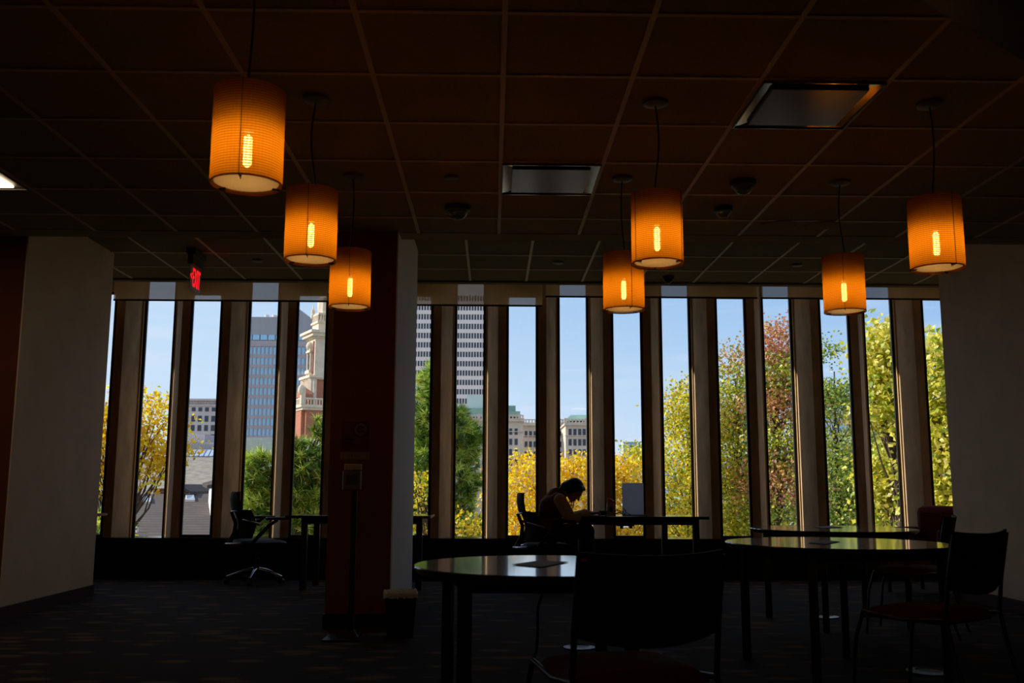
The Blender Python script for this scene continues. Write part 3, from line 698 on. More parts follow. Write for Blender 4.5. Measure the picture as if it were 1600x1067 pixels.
for s_, sz, py in (('Please', .014, 681), ('Sanitize', .024, 686), ('hands', .024, 691.5), ('before using this space', .010, 695.5), ('Thank you', .012, 702.5)):
    text('lettering', s_, sz, M_ink, sg, (xa(538), -.0215, zat(py)), (PI/2, 0, 0), .0005, .0006, 'LEFT')
text('lettering', 'i', .022, M_ink, sg, (xa(551), -.0225, zat(712)), (PI/2, 0, 0), .0005, .001)
text('lettering', 'library', .012, M_ink, sg, (xa(558), -.0225, zat(712)), (PI/2, 0, 0), .0005, 0)
p = atz(624, 996, 0)
bn = thing('trash_bin', 'black waste bin with a white liner at the foot of the column', 'trash bin', (p.x, p.y+.02, 0), .12)
def tap(w0, d0, w1, d1, z0, z1): return [(-w0, -d0, z0), (w0, -d0, z0), (w0, d0, z0), (-w0, d0, z0)], [(-w1, -d1, z1), (w1, -d1, z1), (w1, d1, z1), (-w1, d1, z1)]
mb = MB(); b_, t2 = tap(.085, .065, .108, .085, 0, .295); ib, it = tap(.08, .06, .103, .08, .01, .295)
mb.add(b_+t2+ib+it, [(3, 2, 1, 0), (0, 1, 5, 4), (1, 2, 6, 5), (2, 3, 7, 6), (3, 0, 4, 7), (8, 9, 10, 11), (9, 8, 12, 13), (10, 9, 13, 14), (11, 10, 14, 15), (8, 11, 15, 12), (4, 5, 13, 12), (5, 6, 14, 13), (6, 7, 15, 14), (7, 4, 12, 15)])
mb.build('bin_body', M_black, bn)
q = random.Random(5); ln_ = MB(); n = 64; ring = []
def sq(t_, w_, d_):
    a = t_*2*PI; c_, s_ = math.cos(a), math.sin(a); k_ = 1/max(abs(c_), abs(s_)); return c_*k_*w_, s_*k_*d_
prof = [(1.06, .262), (1.075, .29), (1.0, .308), (.88, .293), (.84, .22)]
vs = []
for (f_, z_) in prof:
    for i in range(n):
        x, y = sq(i/n, .106*f_, .083*f_); vs.append((x+q.uniform(-.003, .003), y+q.uniform(-.003, .003), z_+q.uniform(-.007, .007)))
fs = [(j*n+i, j*n+(i+1) % n, (j+1)*n+(i+1) % n, (j+1)*n+i) for j in range(len(prof)-1) for i in range(n)]
ln_.add(vs, fs).build('bin_liner', mat('white_liner', (235, 225, 210), .4), bn, smooth=0)

# ------------------------------------------------------------------ person (faces +X)
PY = 9.83
def P(px, py, dy=0, Y=None):
    v = at(px, py, Y or PY); return Vector((v.x, PY+dy, v.z))
M_skin = mat('skin', (196, 136, 100), .6); M_hair = mat('dark_hair', (26, 16, 12), .5); M_knit = mat('cream_brown_knit', (220, 180, 140), .9, var=.3, scale=60, bump=.5, stretch=(1, 1, 3))
M_vest = mat('rust_brown_vest', (120, 62, 38), .9, var=.1, scale=30); M_trou = mat('dark_red_brown_trousers', (34, 13, 10), .9); M_shoe = mat('black_shoe', (10, 10, 10), .5)
pr = thing('person', 'person bent over a desk writing, in a knit top and dark vest, hair tied low', 'person', (P(860, 830).x, PY, 0))
off = Vector(pr.location)
hipc, waist, chest, upch, neck0, headc = P(860, 829), P(858, 812), P(863, 791), P(870, 777), P(879, 771), P(896.5, 766)
def hd(x_, z_, y_=0):   # head-local: x_ forward (face), z_ up
    f = Vector((.66, 0, -.75)); u = Vector((.75, 0, .66)); return headc+f*x_+u*z_+Vector((0, y_, 0))
RH = Matrix(((.66, 0, .75), (0, 1, 0), (-.75, 0, .66)))
arms = {-1: (P(873, 781, -.17), P(890, 811, -.2), P(916, 801.5, -.14), P(923, 800.5, -.12)), 1: (P(873, 781, .17), P(893, 810, .2), P(917, 801, .10), P(923, 800.5, .06))}
legs_ = {-1: (P(861, 833, -.09), P(917, 829, -.11), P(913, 902, -.11)), 1: (P(861, 833, .09), P(920, 829, .12), P(926, 902, .13))}
def sub(m): 
    m.v = [tuple(Vector(v)-off) for v in m.v]; return m
b = MB()
b.cap(hipc+Vector((0, -.06, 0)), hipc+Vector((0, .06, 0)), .11, .11); b.cap(hipc, waist, .11, .10); b.cap(waist, chest, .10, .115); b.cap(chest, upch, .11, .085)
b.cap(upch+Vector((0, -.12, -.01)), upch+Vector((0, .12, -.01)), .05, .05); b.cap(upch, neck0, .06, .048); b.cap(neck0, hd(-.04, -.05), .046, .05)
b.ell(hd(-.012, .022), (.094, .073, .088), RH, 20, 14); b.ell(hd(.03, -.035), (.055, .056, .062), RH, 18, 12); b.ell(hd(.062, -.085), (.022, .026, .02), RH)
b.cap(hd(.084, .0), hd(.104, -.03), .008, .011); b.ell(hd(.083, -.058), (.010, .024, .007), RH); b.ell(hd(.08, .022), (.012, .045, .01), RH)
for s in (-1, 1):
    b.ell(hd(-.005, -.01, s*.076), (.018, .008, .03), RH); b.ell(hd(.078, .004, s*.03), (.010, .014, .009), RH)
    a0, a1, a2, a3 = arms[s]
    b.cap(a0, a1, .046, .036); b.cap(a1, a2, .036, .025)
    b.ell((a2+a3)/2+Vector((.018, 0, -.002)), (.045, .036, .017))
    for i in range(4):
        yy = (i-1.5)*.018; base = a3+Vector((.03, yy*1.0, .0)); L_ = [.03, .034, .031, .024][i]
        mid = base+Vector((L_, -yy*.1, .006 if s < 0 else .0)); tip = mid+Vector((L_*.7, 0, -.018))
        b.cap(base, mid, .0085, .008, 8); b.cap(mid, tip, .008, .0068, 8)
    th0 = a3+Vector((-.012, -s*.03*-1 if False else s*-.03, .0)); b.cap(th0, th0+Vector((.03, -s*.014, -.004)), .010, .009, 8); b.cap(th0+Vector((.03, -s*.014, -.004)), th0+Vector((.052, -s*.002, -.008)), .009, .0075, 8)
    l0, l1, l2 = legs_[s]
    b.cap(l0, l1, .078, .052); b.cap(l1, l2, .05, .034); b.cap(l2, l2+Vector((.13, 0, -.045)), .03, .02)
body = sub(b).build('body', M_skin, pr, remesh=.006)
v = MB()
v.cap(hipc+Vector((0, -.06, .01)), hipc+Vector((0, .06, .01)), .13, .13); v.cap(hipc, waist, .128, .122); v.cap(waist, chest, .122, .132); v.cap(chest, upch, .13, .10)
v.cap(upch+Vector((0, -.13, -.015)), upch+Vector((0, .13, -.015)), .066, .066); v.cap(upch, (upch+neck0)/2, .075, .066); v.cap(chest+Vector((-.02, -.09, 0)), chest+Vector((-.02, .09, 0)), .11, .11)
sub(v).build('vest', M_vest, pr, remesh=.01)
for s in (-1, 1):
    a0, a1, a2, a3 = arms[s]; v = MB(); v.cap(a0, a0*.45+a1*.55, .066, .064); v.cap(a0*.45+a1*.55, a1, .064, .054); v.cap(a1, a2, .056, .036); v.cap(a2-Vector((.012, 0, 0)), a2, .038, .035)
    sub(v).build('sleeve', M_knit, pr, remesh=.008)
    l0, l1, l2 = legs_[s]; v = MB(); v.cap(l0, l1, .094, .066); v.cap(l1, l2+Vector((0, 0, .03)), .066, .05); sub(v).build('trouser_leg', M_trou, pr, remesh=.01)
    v = MB(); v.cap(l2+Vector((-.03, 0, -.045)), l2+Vector((.14, 0, -.05)), .042, .034); v.cap(l2, l2+Vector((0, 0, -.03)), .042, .042); sub(v).build('shoe', M_shoe, pr, remesh=.008)
hr = MB(); hr.ell(hd(-.022, .035), (.090, .077, .086), RH, 20, 14); hr.ell(hd(-.065, -.01), (.06, .076, .08), RH); hr.ell(hd(.035, .082), (.045, .055, .024), RH)
for s in (-1, 1): hr.cap(hd(.03, .06, s*.058), hd(-.03, -.06, s*.07), .028, .02)
hr.cap(hd(-.08, -.04), P(878, 773, .0)+Vector((-.02, 0, .02)), .055, .035); hr.cap(P(878, 773)+Vector((-.02, 0, .02)), P(868, 780)+Vector((-.06, -.02, .02)), .034, .02)
sub(hr).build('hair', M_hair, pr, remesh=.007)
# pencil
tag(MB().tube([P(924.5, 800, -.115), P(925.5, 786, -.14)], .0035, 6).build('pencil', M_black), 'dark pencil upright in the writing hand', 'pencil')

exec_marker = None
# ================================================================== OUTSIDE
GZ = -9.0
M_ground = mat('street_ground', (140, 138, 122), .95, var=.25, scale=.15)
struct(MB().box(-700, 900, 11.8, 1500, GZ-.5, GZ).build('ground', M_ground), 'ground far below the windows')
def winbox(parent, x, z, wx, wz, y, m_, kids, n=[0]):
    kids.append((x, z, wx, wz, y, m_))
def put_windows(t, kids, most=100, dep=.12, name='window'):
    extra = MB(); em = None; proto = {}
    for i, (x, z, wx, wz, y, m_) in enumerate(kids):
        if i < most:
            key = (round(wx, 3), round(wz, 3), m_.name)
            if key not in proto:
                o = MB().box(-wx/2, wx/2, 0, dep, -wz/2, wz/2).build(name, m_, t); proto[key] = o
            else: o = proto[key].copy(); C.objects.link(o); o.parent = t
            o.location = (x, y, z)
        else: extra.box(x-wx/2, x+wx/2, y, y+dep, z-wz/2, z+wz/2); em = m_
    if extra.v:
        o = extra.build(name+'s_elsewhere', em, t); o['kind'] = 'stuff'
M_gray = mat('grey_precast', (176, 168, 172), .8, var=.06, scale=.3)
M_gray2 = mat('grey_metal_cladding', (160, 160, 166), .6, var=.08, scale=.5, stretch=(3, 3, .1))
M_blueg = mat('blue_window_glass', (158, 208, 240), .25, spec=.6)
M_darkg = mat('dark_window_glass', (44, 52, 68), .25, spec=.6)
M_brownw = mat('brown_window_glass', (82, 60, 66), .3)
M_white = mat('white_precast', (240, 228, 222), .8, var=.04, scale=.3)
M_stone = mat('sandstone', (216, 198, 180), .85, var=.1, scale=.4)
M_stone2 = mat('pale_limestone', (222, 206, 182), .85, var=.12, scale=.8)
M_brick = brickish('orange_brick', (182, 112, 84), (164, 96, 72), (190, 150, 124), 1.5)
M_brick2 = brickish('red_brick', (130, 66, 52), (112, 56, 46), (150, 110, 94), 1.5)
M_copper = mat('green_copper_roof', (134, 168, 154), .7, var=.12, scale=.4)
M_slate = mat('grey_slate_roof', (116, 108, 100), .8, var=.2, scale=3.2, col2=(158, 146, 128), stretch=(1, 1, 2.5), det=8)
M_slate2 = brickish('green_grey_slate_roof', (126, 134, 124), (116, 124, 118), (100, 108, 102), 1.6, .6, .2)
M_shingle = brickish('brown_grey_shingle_roof', (84, 75, 70), (94, 83, 76), (72, 65, 62), 2.6, .9, .12)
M_skyl = mat('skylight_glass', (160, 176, 196), .12, spec=.8)
M_whitep = mat('white_paint', (226, 222, 214), .6)

# --- grey office tower at left
Y = 250.0
def bld(name, label, px0, px1, Y, cat='building', ref=690):
    a, b_ = at(px0, ref, Y), at(px1, ref, Y); t = thing(name, label, cat, (a.x, Y, GZ)); return t, b_.x-a.x, lambda px: at(px, ref, Y).x-a.x, lambda py, px=None: at(px or (px0+px1)/2, py, Y).z-GZ
t, W, fx, fz = bld('office_tower', 'grey office tower with rows of blue windows, left of the church tower', 379, 488, Y, ref=590)
top = fz(523); ph = fz(495)
MB().box(0, W, .6, 22, 0, top).build('wall', M_gray, t)
MB().box(fx(379), fx(452), .3, 18, top, ph).add([(fx(452), .3, top), (W, .3, top), (W, 18, top), (fx(452), 18, top), (fx(452), .3, fz(476)), (fx(463), .3, fz(482)), (W, .3, fz(500)), (W, 18, fz(500)), (fx(463), 18, fz(482)), (fx(452), 18, fz(476))], [(0, 1, 6, 5, 4), (2, 3, 9, 8, 7), (4, 5, 8, 9), (5, 6, 7, 8), (1, 2, 7, 6), (3, 0, 4, 9), (3, 2, 1, 0)]).build('penthouse', M_gray2, t)
sh_ = MB()
for px in (409, 421, 428): sh_.tube([(fx(px), 3, ph), (fx(px), 3, ph+1.0)], .6, 10)
sh_.build('roof_vents', M_whitep, t)
kids = []; rows = 9; z1 = fz(541); z0 = fz(684); rh = (z1-z0)/rows; cw = (fx(395.4)-fx(389))
nc = int(W/cw); rib = MB()
for i in range(nc+1): rib.box(i*cw-.13, i*cw+.13, .25, .6, 0, z1+.8)
for r_ in range(rows+8): zz = z1-rh*r_-rh+.2; rib.box(0, W, .35, .6, zz-.55, zz+.35) if zz > 0 else None
rib.box(0, W, .3, .6, z1, fz(532)); rib.build('facade_ribs', M_gray, t)
for r_ in range(rows):
    for i in range(nc): winbox(t, (i+.5)*cw, z1-rh*r_-rh*.42, cw*.62, rh*.74, .46, M_blueg, kids)
kids.sort(key=lambda k: -(abs(k[0]-fx(408)) < 4.2)-(k[0] > fx(464)))
put_windows(t, kids)
kids = [(i*W/9+W/18, (fz(523)+fz(531))/2, W/9*.85, fz(523)-fz(531), .2, M_blueg) for i in range(9)]
put_windows(t, kids, name='clerestory_window')

# --- distant stone block
M_stone3 = mat('grey_pink_stone', (204, 192, 190), .85, var=.08, scale=.5)
t, W, fx, fz = bld('stone_office_block', 'distant pale stone block with cornice and dark windows above the slate roof', 282, 359, 250.)
MB().box(0, W, .3, 16, 0, fz(623)).build('wall', M_stone3, t)
cm = MB(); cm.box(-.3, W+.3, -.5, .3, fz(626), fz(623)); cm.box(-.1, W+.1, 0, .3, fz(634), fz(632))
for i in range(34): cm.box(i*W/34, i*W/34+.22, -.15, .3, fz(630), fz(626))
cm.build('cornice', M_stone3, t); kids = []
for r_, (py, hh) in enumerate(((639.4, 1.0), (654, 1.5), (668.5, 1.5), (683, 1.5), (697.5, 1.5))):
    for i in range(8): kids.append((fx(289.0+10.45*i), fz(py), .95, hh, .22, M_darkg))
put_windows(t, kids)

# --- atrium behind the slate roof
t, W, fx, fz = bld('glass_atrium', 'low ribbed grey building with slanted skylights behind the slate roof', 262, 352, 70.)
m = MB(); m.box(0, fx(310), 2, 8, 0, fz(676)); m.box(fx(310), W, 2, 8, 0, fz(689)); m.box(0, W, .5, 2, 0, fz(702))
m.box(0, W, 1.4, 2.0, 0, fz(690)); m.build('wall', M_gray, t)
m = MB()
for i in range(40): x = i*W/40; m.box(x, x+.03, 1.3, 1.4, fz(702), fz(690 if x > fx(310) else 677))
m.build('wall_ribs', M_whitep, t)
for i in range(12):
    x = i*W/12; m = MB(); m.add([(x, .4, fz(702)), (x+W/12*.8, .4, fz(702)), (x+W/12*.8+.25, -1.2, fz(713)), (x+.25, -1.2, fz(713))], [(3, 2, 1, 0)]); m.add([(x, .5, fz(702)), (x+W/12*.8, .5, fz(702)), (x+W/12*.8+.25, -1.1, fz(713)-.05), (x+.25, -1.1, fz(713)-.05)], [(0, 1, 2, 3)])
    m.build('skylight_panel', M_skyl, t)
MB().box(0, W, -1.3, .5, 0, fz(714)).build('lower_wall', M_gray2, t)

# --- slate roof (mid) and shingle roof (near)
def slope_house(name, label, pts_roof, m_roof, m_wall, thick=.25):
    P_ = [at(*q) for q in pts_roof]; o0 = P_[0]
    t = thing(name, label, 'building', (o0.x, o0.y, GZ))
    L_ = [Vector((p.x-o0.x, p.y-o0.y, p.z-GZ)) for p in P_]
    MB().hexa([p-Vector((0, 0, thick)) for p in L_], L_).build('roof', m_roof, t, recalc=True)
    MB().hexa([Vector((p.x, p.y+(.3 if i < 2 else -.1), 0)) for i, p in enumerate(L_)], [p-Vector((0, 0, thick)) for p in L_]).build('wall', m_wall, t, recalc=True)
    return t, o0
t, o0 = slope_house('slate_roofed_building', 'broad pale slate roof behind the brown shingle roof at left', [(60, 790, 36), (350, 790, 36), (350, 714.5, 44), (60, 714.5, 44)], M_slate, M_brick2)
t, o0 = slope_house('green_slate_building', 'green-grey slate roof below the grey office tower', [(350, 790, 52), (452, 790, 52), (452, 683.5, 62), (376, 683.5, 62)], M_slate2, M_brick2)
t, o0 = slope_house('shingle_roofed_house', 'near brown shingle roof with skylights at lower left', [(60, 869, 20.2), (372, 869, 20.2), (372, 771.5, 29), (60, 771.5, 29)], M_shingle, M_brick2)
def on_roof(px, py):    # point on the shingle roof plane seen at a pixel
    a_, b2_, c_ = at(60, 869, 20.2), at(372, 869, 20.2), at(60, 771.5, 29); n_ = (b2_-a_).cross(c_-a_); r_ = ray(px, py); s_ = (a_-EYEP).dot(n_)/r_.dot(n_); return EYEP+r_*s_
sl = (on_roof(250, 780)-on_roof(250, 800)).normalized()
nr = Vector((1, 0, 0)).cross(sl).normalized()
for i, (x0, y0, x1, y1) in enumerate(((220, 779, 235, 787), (290, 776.5, 303, 784))):
    q = [on_roof(x0, y1), on_roof(x1+1.5, y1), on_roof(x1, y0), on_roof(x0, y0)]; c_ = sum(q, Vector())/4-o0_ if False else sum(q, Vector())/4
    r0 = Vector((o0.x, o0.y, GZ)); f_ = MB().hexa([p-r0 for p in q], [p-r0+nr*.07 for p in q]).build('skylight', M_whitep, t, recalc=True)
    cc = sum(q, Vector())/4; g_ = [cc+(p-cc)*.8 for p in q]; MB().hexa([p-r0+nr*.07 for p in g_], [p-r0+nr*.085 for p in g_]).build('skylight_glass', M_skyl, f_, recalc=True)
q = at(297, 769, 29.3)-Vector((o0.x, o0.y, GZ)); dm = MB()
hw = 14/1515*29.3; hh = 7.5/1515*29.3
dm.prism([(0, 0), (1, 0), (1, 1)], 0, .01) if False else None
dm.add([(q.x-hw, q.y-.8, q.z), (q.x+hw, q.y-.8, q.z), (q.x, q.y-.8, q.z+hh), (q.x-hw, q.y+2, q.z), (q.x+hw, q.y+2, q.z), (q.x, q.y+2, q.z+hh)], [(0, 1, 2), (5, 4, 3), (0, 2, 5, 3), (2, 1, 4, 5), (1, 0, 3, 4)])
dm.build('dormer_gable', M_brick2, t)
for s in (-1, 1): MB().hexa([(q.x+s*(hw+.05), q.y-1, q.z-.05), (q.x, q.y-1, q.z+hh), (q.x, q.y+2, q.z+hh), (q.x+s*(hw+.05), q.y+2, q.z-.05)], [(q.x+s*(hw+.05), q.y-1, q.z+.03), (q.x, q.y-1, q.z+hh+.09), (q.x, q.y+2, q.z+hh+.09), (q.x+s*(hw+.05), q.y+2, q.z+.03)]).build('dormer_roof', M_shingle, t, recalc=True)
q = at(249, 771, 29.2)-Vector((o0.x, o0.y, GZ)); MB().bx(q.x, q.y, q.z-.1, .26, .3, .5).build('chimney', M_brick2, t)
r0 = Vector((o0.x, o0.y, GZ))
q = on_roof(214, 832)-r0; MB().tube([(q.x, q.y, q.z-.1), (q.x, q.y, q.z+.14)], .03, 10).build('vent_pipe', M_whitep, t)
# white-edged cross gable at the right of the shingle roof, built as its own wing
a_, b2_, c_ = on_roof(316, 779), on_roof(345, 772), on_roof(345, 815)
pts = [on_roof(325.5, 784)-r0, on_roof(342, 784)-r0, on_roof(342, 806)-r0, on_roof(328.5, 806)-r0]
MB().hexa(pts, [p+Vector((0, 0, .42)) for p in pts]).build('cross_gable', M_whitep, t, recalc=True)
ap_ = [on_roof(315, 784)-r0, on_roof(342, 776)-r0, on_roof(345, 784)-r0, on_roof(322, 788)-r0]
MB().hexa([p+Vector((0, 0, .43)) for p in ap_], [p+Vector((0, 0, .52)) for p in ap_]).build('cross_gable_roof', M_shingle, t, recalc=True)
# --- brick house glimpsed below the green slate roof
t, W, fx, fz = bld('brick_house', 'small red brick house behind the pine, left of it', 376, 420, 40.)
MB().box(0, W, .2, 6, 0, fz(752)).build('wall', M_brick2, t)
MB().hexa([(-.3, -.3, fz(752)), (W+.3, -.3, fz(752)), (W+.3, 6, fz(752)), (-.3, 6, fz(752))], [(0, 3, fz(728)), (W, 3, fz(728)), (W, 3.2, fz(728)), (0, 3.2, fz(728))]).build('roof', M_slate2, t, recalc=True)
put_windows(t, [(fx(391), fz(761), .28, .36, .1, M_darkg), (fx(402), fz(761), .28, .36, .1, M_darkg)])

# --- church tower
Yc = 200.
def corner_box(m, px, Yc_, a, b_, z0, z1, th=math.radians(62), grow=0, ref_=560):
    """box with its near vertical edge at px; side a runs left-back, side b runs right-back"""
    p = at(px, ref_, Yc_); c0 = Vector((p.x-ct.x, p.y-ct.y, 0)); la = Vector((-math.cos(th), math.sin(th), 0)); lb = Vector((math.sin(th), math.cos(th), 0))
    c0 = c0-(la+lb)*grow; a += 2*grow; b_ += 2*grow
    q = [c0, c0+lb*b_, c0+lb*b_+la*a, c0+la*a]
    m.hexa([v+Vector((0, 0, z0)) for v in q], [v+Vector((0, 0, z1)) for v in q]); return c0, la, lb
p = at(492, 560, Yc); ct = Vector((p.x, p.y, GZ))
t = thing('church_tower', 'brick and limestone church tower with balustrades, seen left of the maroon column', 'church tower', ct)
cz_ = lambda py: at(492, py, Yc).z-GZ
A, B = 6.0, 7.0; th = math.radians(62)
m = MB(); corner_box(m, 478, Yc-3, 8.5, 12, 0, cz_(642), ref_=650); m.build('brick_base', M_brick, t, recalc=True)
m = MB(); corner_box(m, 478, Yc-3, 8.5, 12, cz_(642), cz_(638), grow=.5); corner_box(m, 478, Yc-3, 8.5, 12, cz_(638), cz_(634), grow=.9); m.build('base_cornice', M_stone2, t, recalc=True)
# balustrade
m = MB(); c0, la, lb = corner_box(MB(), 478, Yc-3, 8.5, 12, 0, 1, grow=.6)
for i in range(22):
    q = c0+lb*(i*.6); m.tube([(q.x, q.y, cz_(634)), (q.x, q.y, cz_(626))], .13, 6)
for i in range(14):
    q = c0+la*(i*.6); m.tube([(q.x, q.y, cz_(634)), (q.x, q.y, cz_(626))], .13, 6)
for dvec, n_ in ((lb, 13), (la, 8.5)):
    a1, a2 = c0, c0+dvec*n_; m.tube([(a1.x, a1.y, cz_(625)), (a2.x, a2.y, cz_(625))], .2, 4)
m.bx(c0.x, c0.y, (cz_(634)+cz_(622))/2, .8, .8, cz_(622)-cz_(634), .5); m.build('balustrade', M_stone2, t, recalc=True)
m = MB(); corner_box(m, 488, Yc, A, B, cz_(636), cz_(592)); m.build('belfry_stage', M_brick, t, recalc=True)
m = MB(); c0, la, lb = corner_box(MB(), 488, Yc, A, B, 0, 1)
for q0, dv, sp_ in ((c0, la, A), (c0, lb, B)):
    for u in (0, sp_-.9, sp_*.5-.6):
        q = q0+dv*(u+.45); m.bx(q.x, q.y, (cz_(636)+cz_(592))/2, .95, .95, cz_(592)-cz_(636), th)
corner_box(m, 488, Yc, A, B, cz_(592), cz_(590), grow=.4); corner_box(m, 488, Yc, A, B, cz_(590), cz_(586), grow=.7); m.build('belfry_pilasters', M_stone2, t, recalc=True)
m = MB(); corner_box(m, 492, Yc, A-.5, B, cz_(588), cz_(528)); m.build('clock_stage', M_stone2, t, recalc=True)
m = MB(); c0, la, lb = corner_box(MB(), 492, Yc, A-.5, B, 0, 1)
out = Vector((-math.sin(th), -math.cos(th), 0)); outb = Vector((math.cos(th), -math.sin(th), 0))
def plate(m, q0, dv, o_, u0, u1, z0, z1, d_=.12):
    a1, a2 = q0+dv*u0, q0+dv*u1; m.hexa([a1+Vector((0, 0, z0)), a2+Vector((0, 0, z0)), a2+o_*d_+Vector((0, 0, z0)), a1+o_*d_+Vector((0, 0, z0))], [a1+Vector((0, 0, z1)), a2+Vector((0, 0, z1)), a2+o_*d_+Vector((0, 0, z1)), a1+o_*d_+Vector((0, 0, z1))])
plate(m, c0, la, out, .5, 1.3, cz_(584), cz_(532)); plate(m, c0, la, out, 4.2, 5.0, cz_(584), cz_(532)); 
for i in range(9): plate(m, c0, lb, outb, 2.3+(.4 if i % 2 else 0), 6.8, cz_(584-5.6*i), cz_(579-5.6*i))
m.build('brick_panels', M_brick2, t, recalc=True)
m = MB(); plate(m, c0, la, out, 1.9, 3.6, cz_(574), cz_(552), .16); m.build('tall_window', M_darkg, t, recalc=True)
m = MB(); plate(m, c0, la, out, 1.6, 1.9, cz_(578), cz_(549), .5); plate(m, c0, la, out, 3.6, 3.9, cz_(578), cz_(549), .5); plate(m, c0, la, out, 1.4, 4.1, cz_(549), cz_(546), .7); plate(m, c0, la, out, 1.4, 4.1, cz_(582), cz_(577), .8)
a1 = c0+la*2.75+out*.2; m.ell((a1.x, a1.y, cz_(539)), (.9, .9, 1.0)); plate(m, c0, la, out, 1.8, 3.7, cz_(546), cz_(543), .6)
m.build('window_surround', M_stone2, t, recalc=True)
m = MB(); corner_box(m, 492, Yc, A-.5, B, cz_(528), cz_(525), grow=.3); corner_box(m, 492, Yc, A-.5, B, cz_(525), cz_(520), grow=.9); corner_box(m, 492, Yc, A-.5, B, cz_(520), cz_(516), grow=1.3); m.build('main_cornice', M_stone2, t, recalc=True)
m = MB(); corner_box(m, 496, Yc+1, 4.2, 6, cz_(516), cz_(503)); corner_box(m, 496, Yc+1, 4.2, 6, cz_(503), cz_(500), grow=.3); corner_box(m, 496, Yc+1, 4.2, 6, cz_(490), cz_(487), grow=.1)
c0, la, lb = corner_box(MB(), 496, Yc+1, 4.2, 6, 0, 1)
for i in range(9): q = c0+la*(i*.5); m.tube([(q.x, q.y, cz_(500)), (q.x, q.y, cz_(490))], .14, 6)
for i in range(12): q = c0+lb*(i*.5); m.tube([(q.x, q.y, cz_(500)), (q.x, q.y, cz_(490))], .14, 6)
m.build('upper_balustrade', M_stone2, t, recalc=True)
q = c0+la*4.0; m = MB(); m.lathe([(0, 0), (.5, 0), (.5, .8), (.3, 1.0), (.45, 1.6), (.2, 2.1), (.12, 2.9), (0, 3.1)], 12, (q.x, q.y, cz_(492))); m.build('pinnacle', M_stone2, t, smooth=40)
m = MB(); q = c0+(la+lb)*2.8; m.lathe([(0, 0), (2.2, 0), (2.2, 6), (1.7, 6.5), (1.6, 11), (.9, 12), (.8, 16), (0, 22)], 10, (q.x, q.y, cz_(506))); m.build('lantern', M_stone2, t, smooth=30)
# small gabled brick wing with oval window at the tower's left foot
c0, la, lb = corner_box(MB(), 478, Yc-3, 8.5, 12, 0, 1, ref_=650)
m = MB(); prof = [(1.0, 0), (1.0, cz_(617)), (3.3, cz_(606)), (8.5, cz_(634)), (8.5, 0)]
f0 = [c0+la*u+out*.7+Vector((0, 0, z)) for u, z in prof]; f1 = [c0+la*u-out*1.5+Vector((0, 0, z)) for u, z in prof]
m.add(f0+f1, [(0, 1, 2, 3, 4), (9, 8, 7, 6, 5)]+[(i_, i_+5, (i_+1) % 5+5, (i_+1) % 5) for i_ in range(5)]); m.build('gabled_wing', M_brick, t, recalc=True)
m = MB(); plate(m, c0, la, out, .7, 1.5, cz_(626), cz_(606), .9); q = c0+la*1.1+out*.8; m.ell((q.x, q.y, cz_(611)), (.7, .7, 1.1)); m.build('scroll_bracket', M_stone2, t, recalc=True)
m = MB(); q = c0+la*4.0+out*.75; m.ell((q.x, q.y, cz_(628)), (.35, .35, .9)); m.build('oval_window', M_darkg, t, smooth=0)
# pale flat roof in front of the church
t, W, fx, fz = bld('flat_roofed_hall', 'pale standing-seam roof at the foot of the church tower', 440, 530, 120.)
MB().hexa([(0, 0, fz(720)), (W, 0, fz(720)), (W, 12, fz(682)), (0, 12, fz(682))], [(0, 0, fz(720)+.3), (W, 0, fz(720)+.3), (W, 12, fz(682)+.3), (0, 12, fz(682)+.3)]).build('roof', mat('pale_metal_roof', (184, 176, 168), .6, var=.05), t, recalc=True)
MB().box(0, W, .5, 11.5, 0, fz(720)).build('wall', M_brick, t)

# --- white tower block right of the column
t, W, fx, fz = bld('white_tower_block', 'tall white tower block with a dense window grid right of the maroon column', 643, 772, 380., ref=560)
MB().box(0, W, .6, 26, 0, fz(440)).build('wall', M_white, t)
cw = (fx(718.4)-fx(714)); nc = int(W/cw); rh = fz(500)-fz(514.6); kids = []
rib = MB()
for i in range(nc+1): rib.box(i*cw-.16, i*cw+.16, .2, .6, 0, fz(440))
for r_ in range(15): zz = fz(458.5+14.6*r_); rib.box(0, W, .3, .6, zz-.42*rh*.5, zz+.42*rh*.5)
rib.build('facade_grid', M_white, t)
for r_ in range(14):
    for i in range(nc): kids.append(((i+.5)*cw, fz(465.8+14.6*r_), cw*.62, rh*.6, .42, M_darkg))
kids.sort(key=lambda k: -((abs(k[0]-fx(734)) < fx(756)-fx(734)) and k[1] > fz(640)))
put_windows(t, kids)
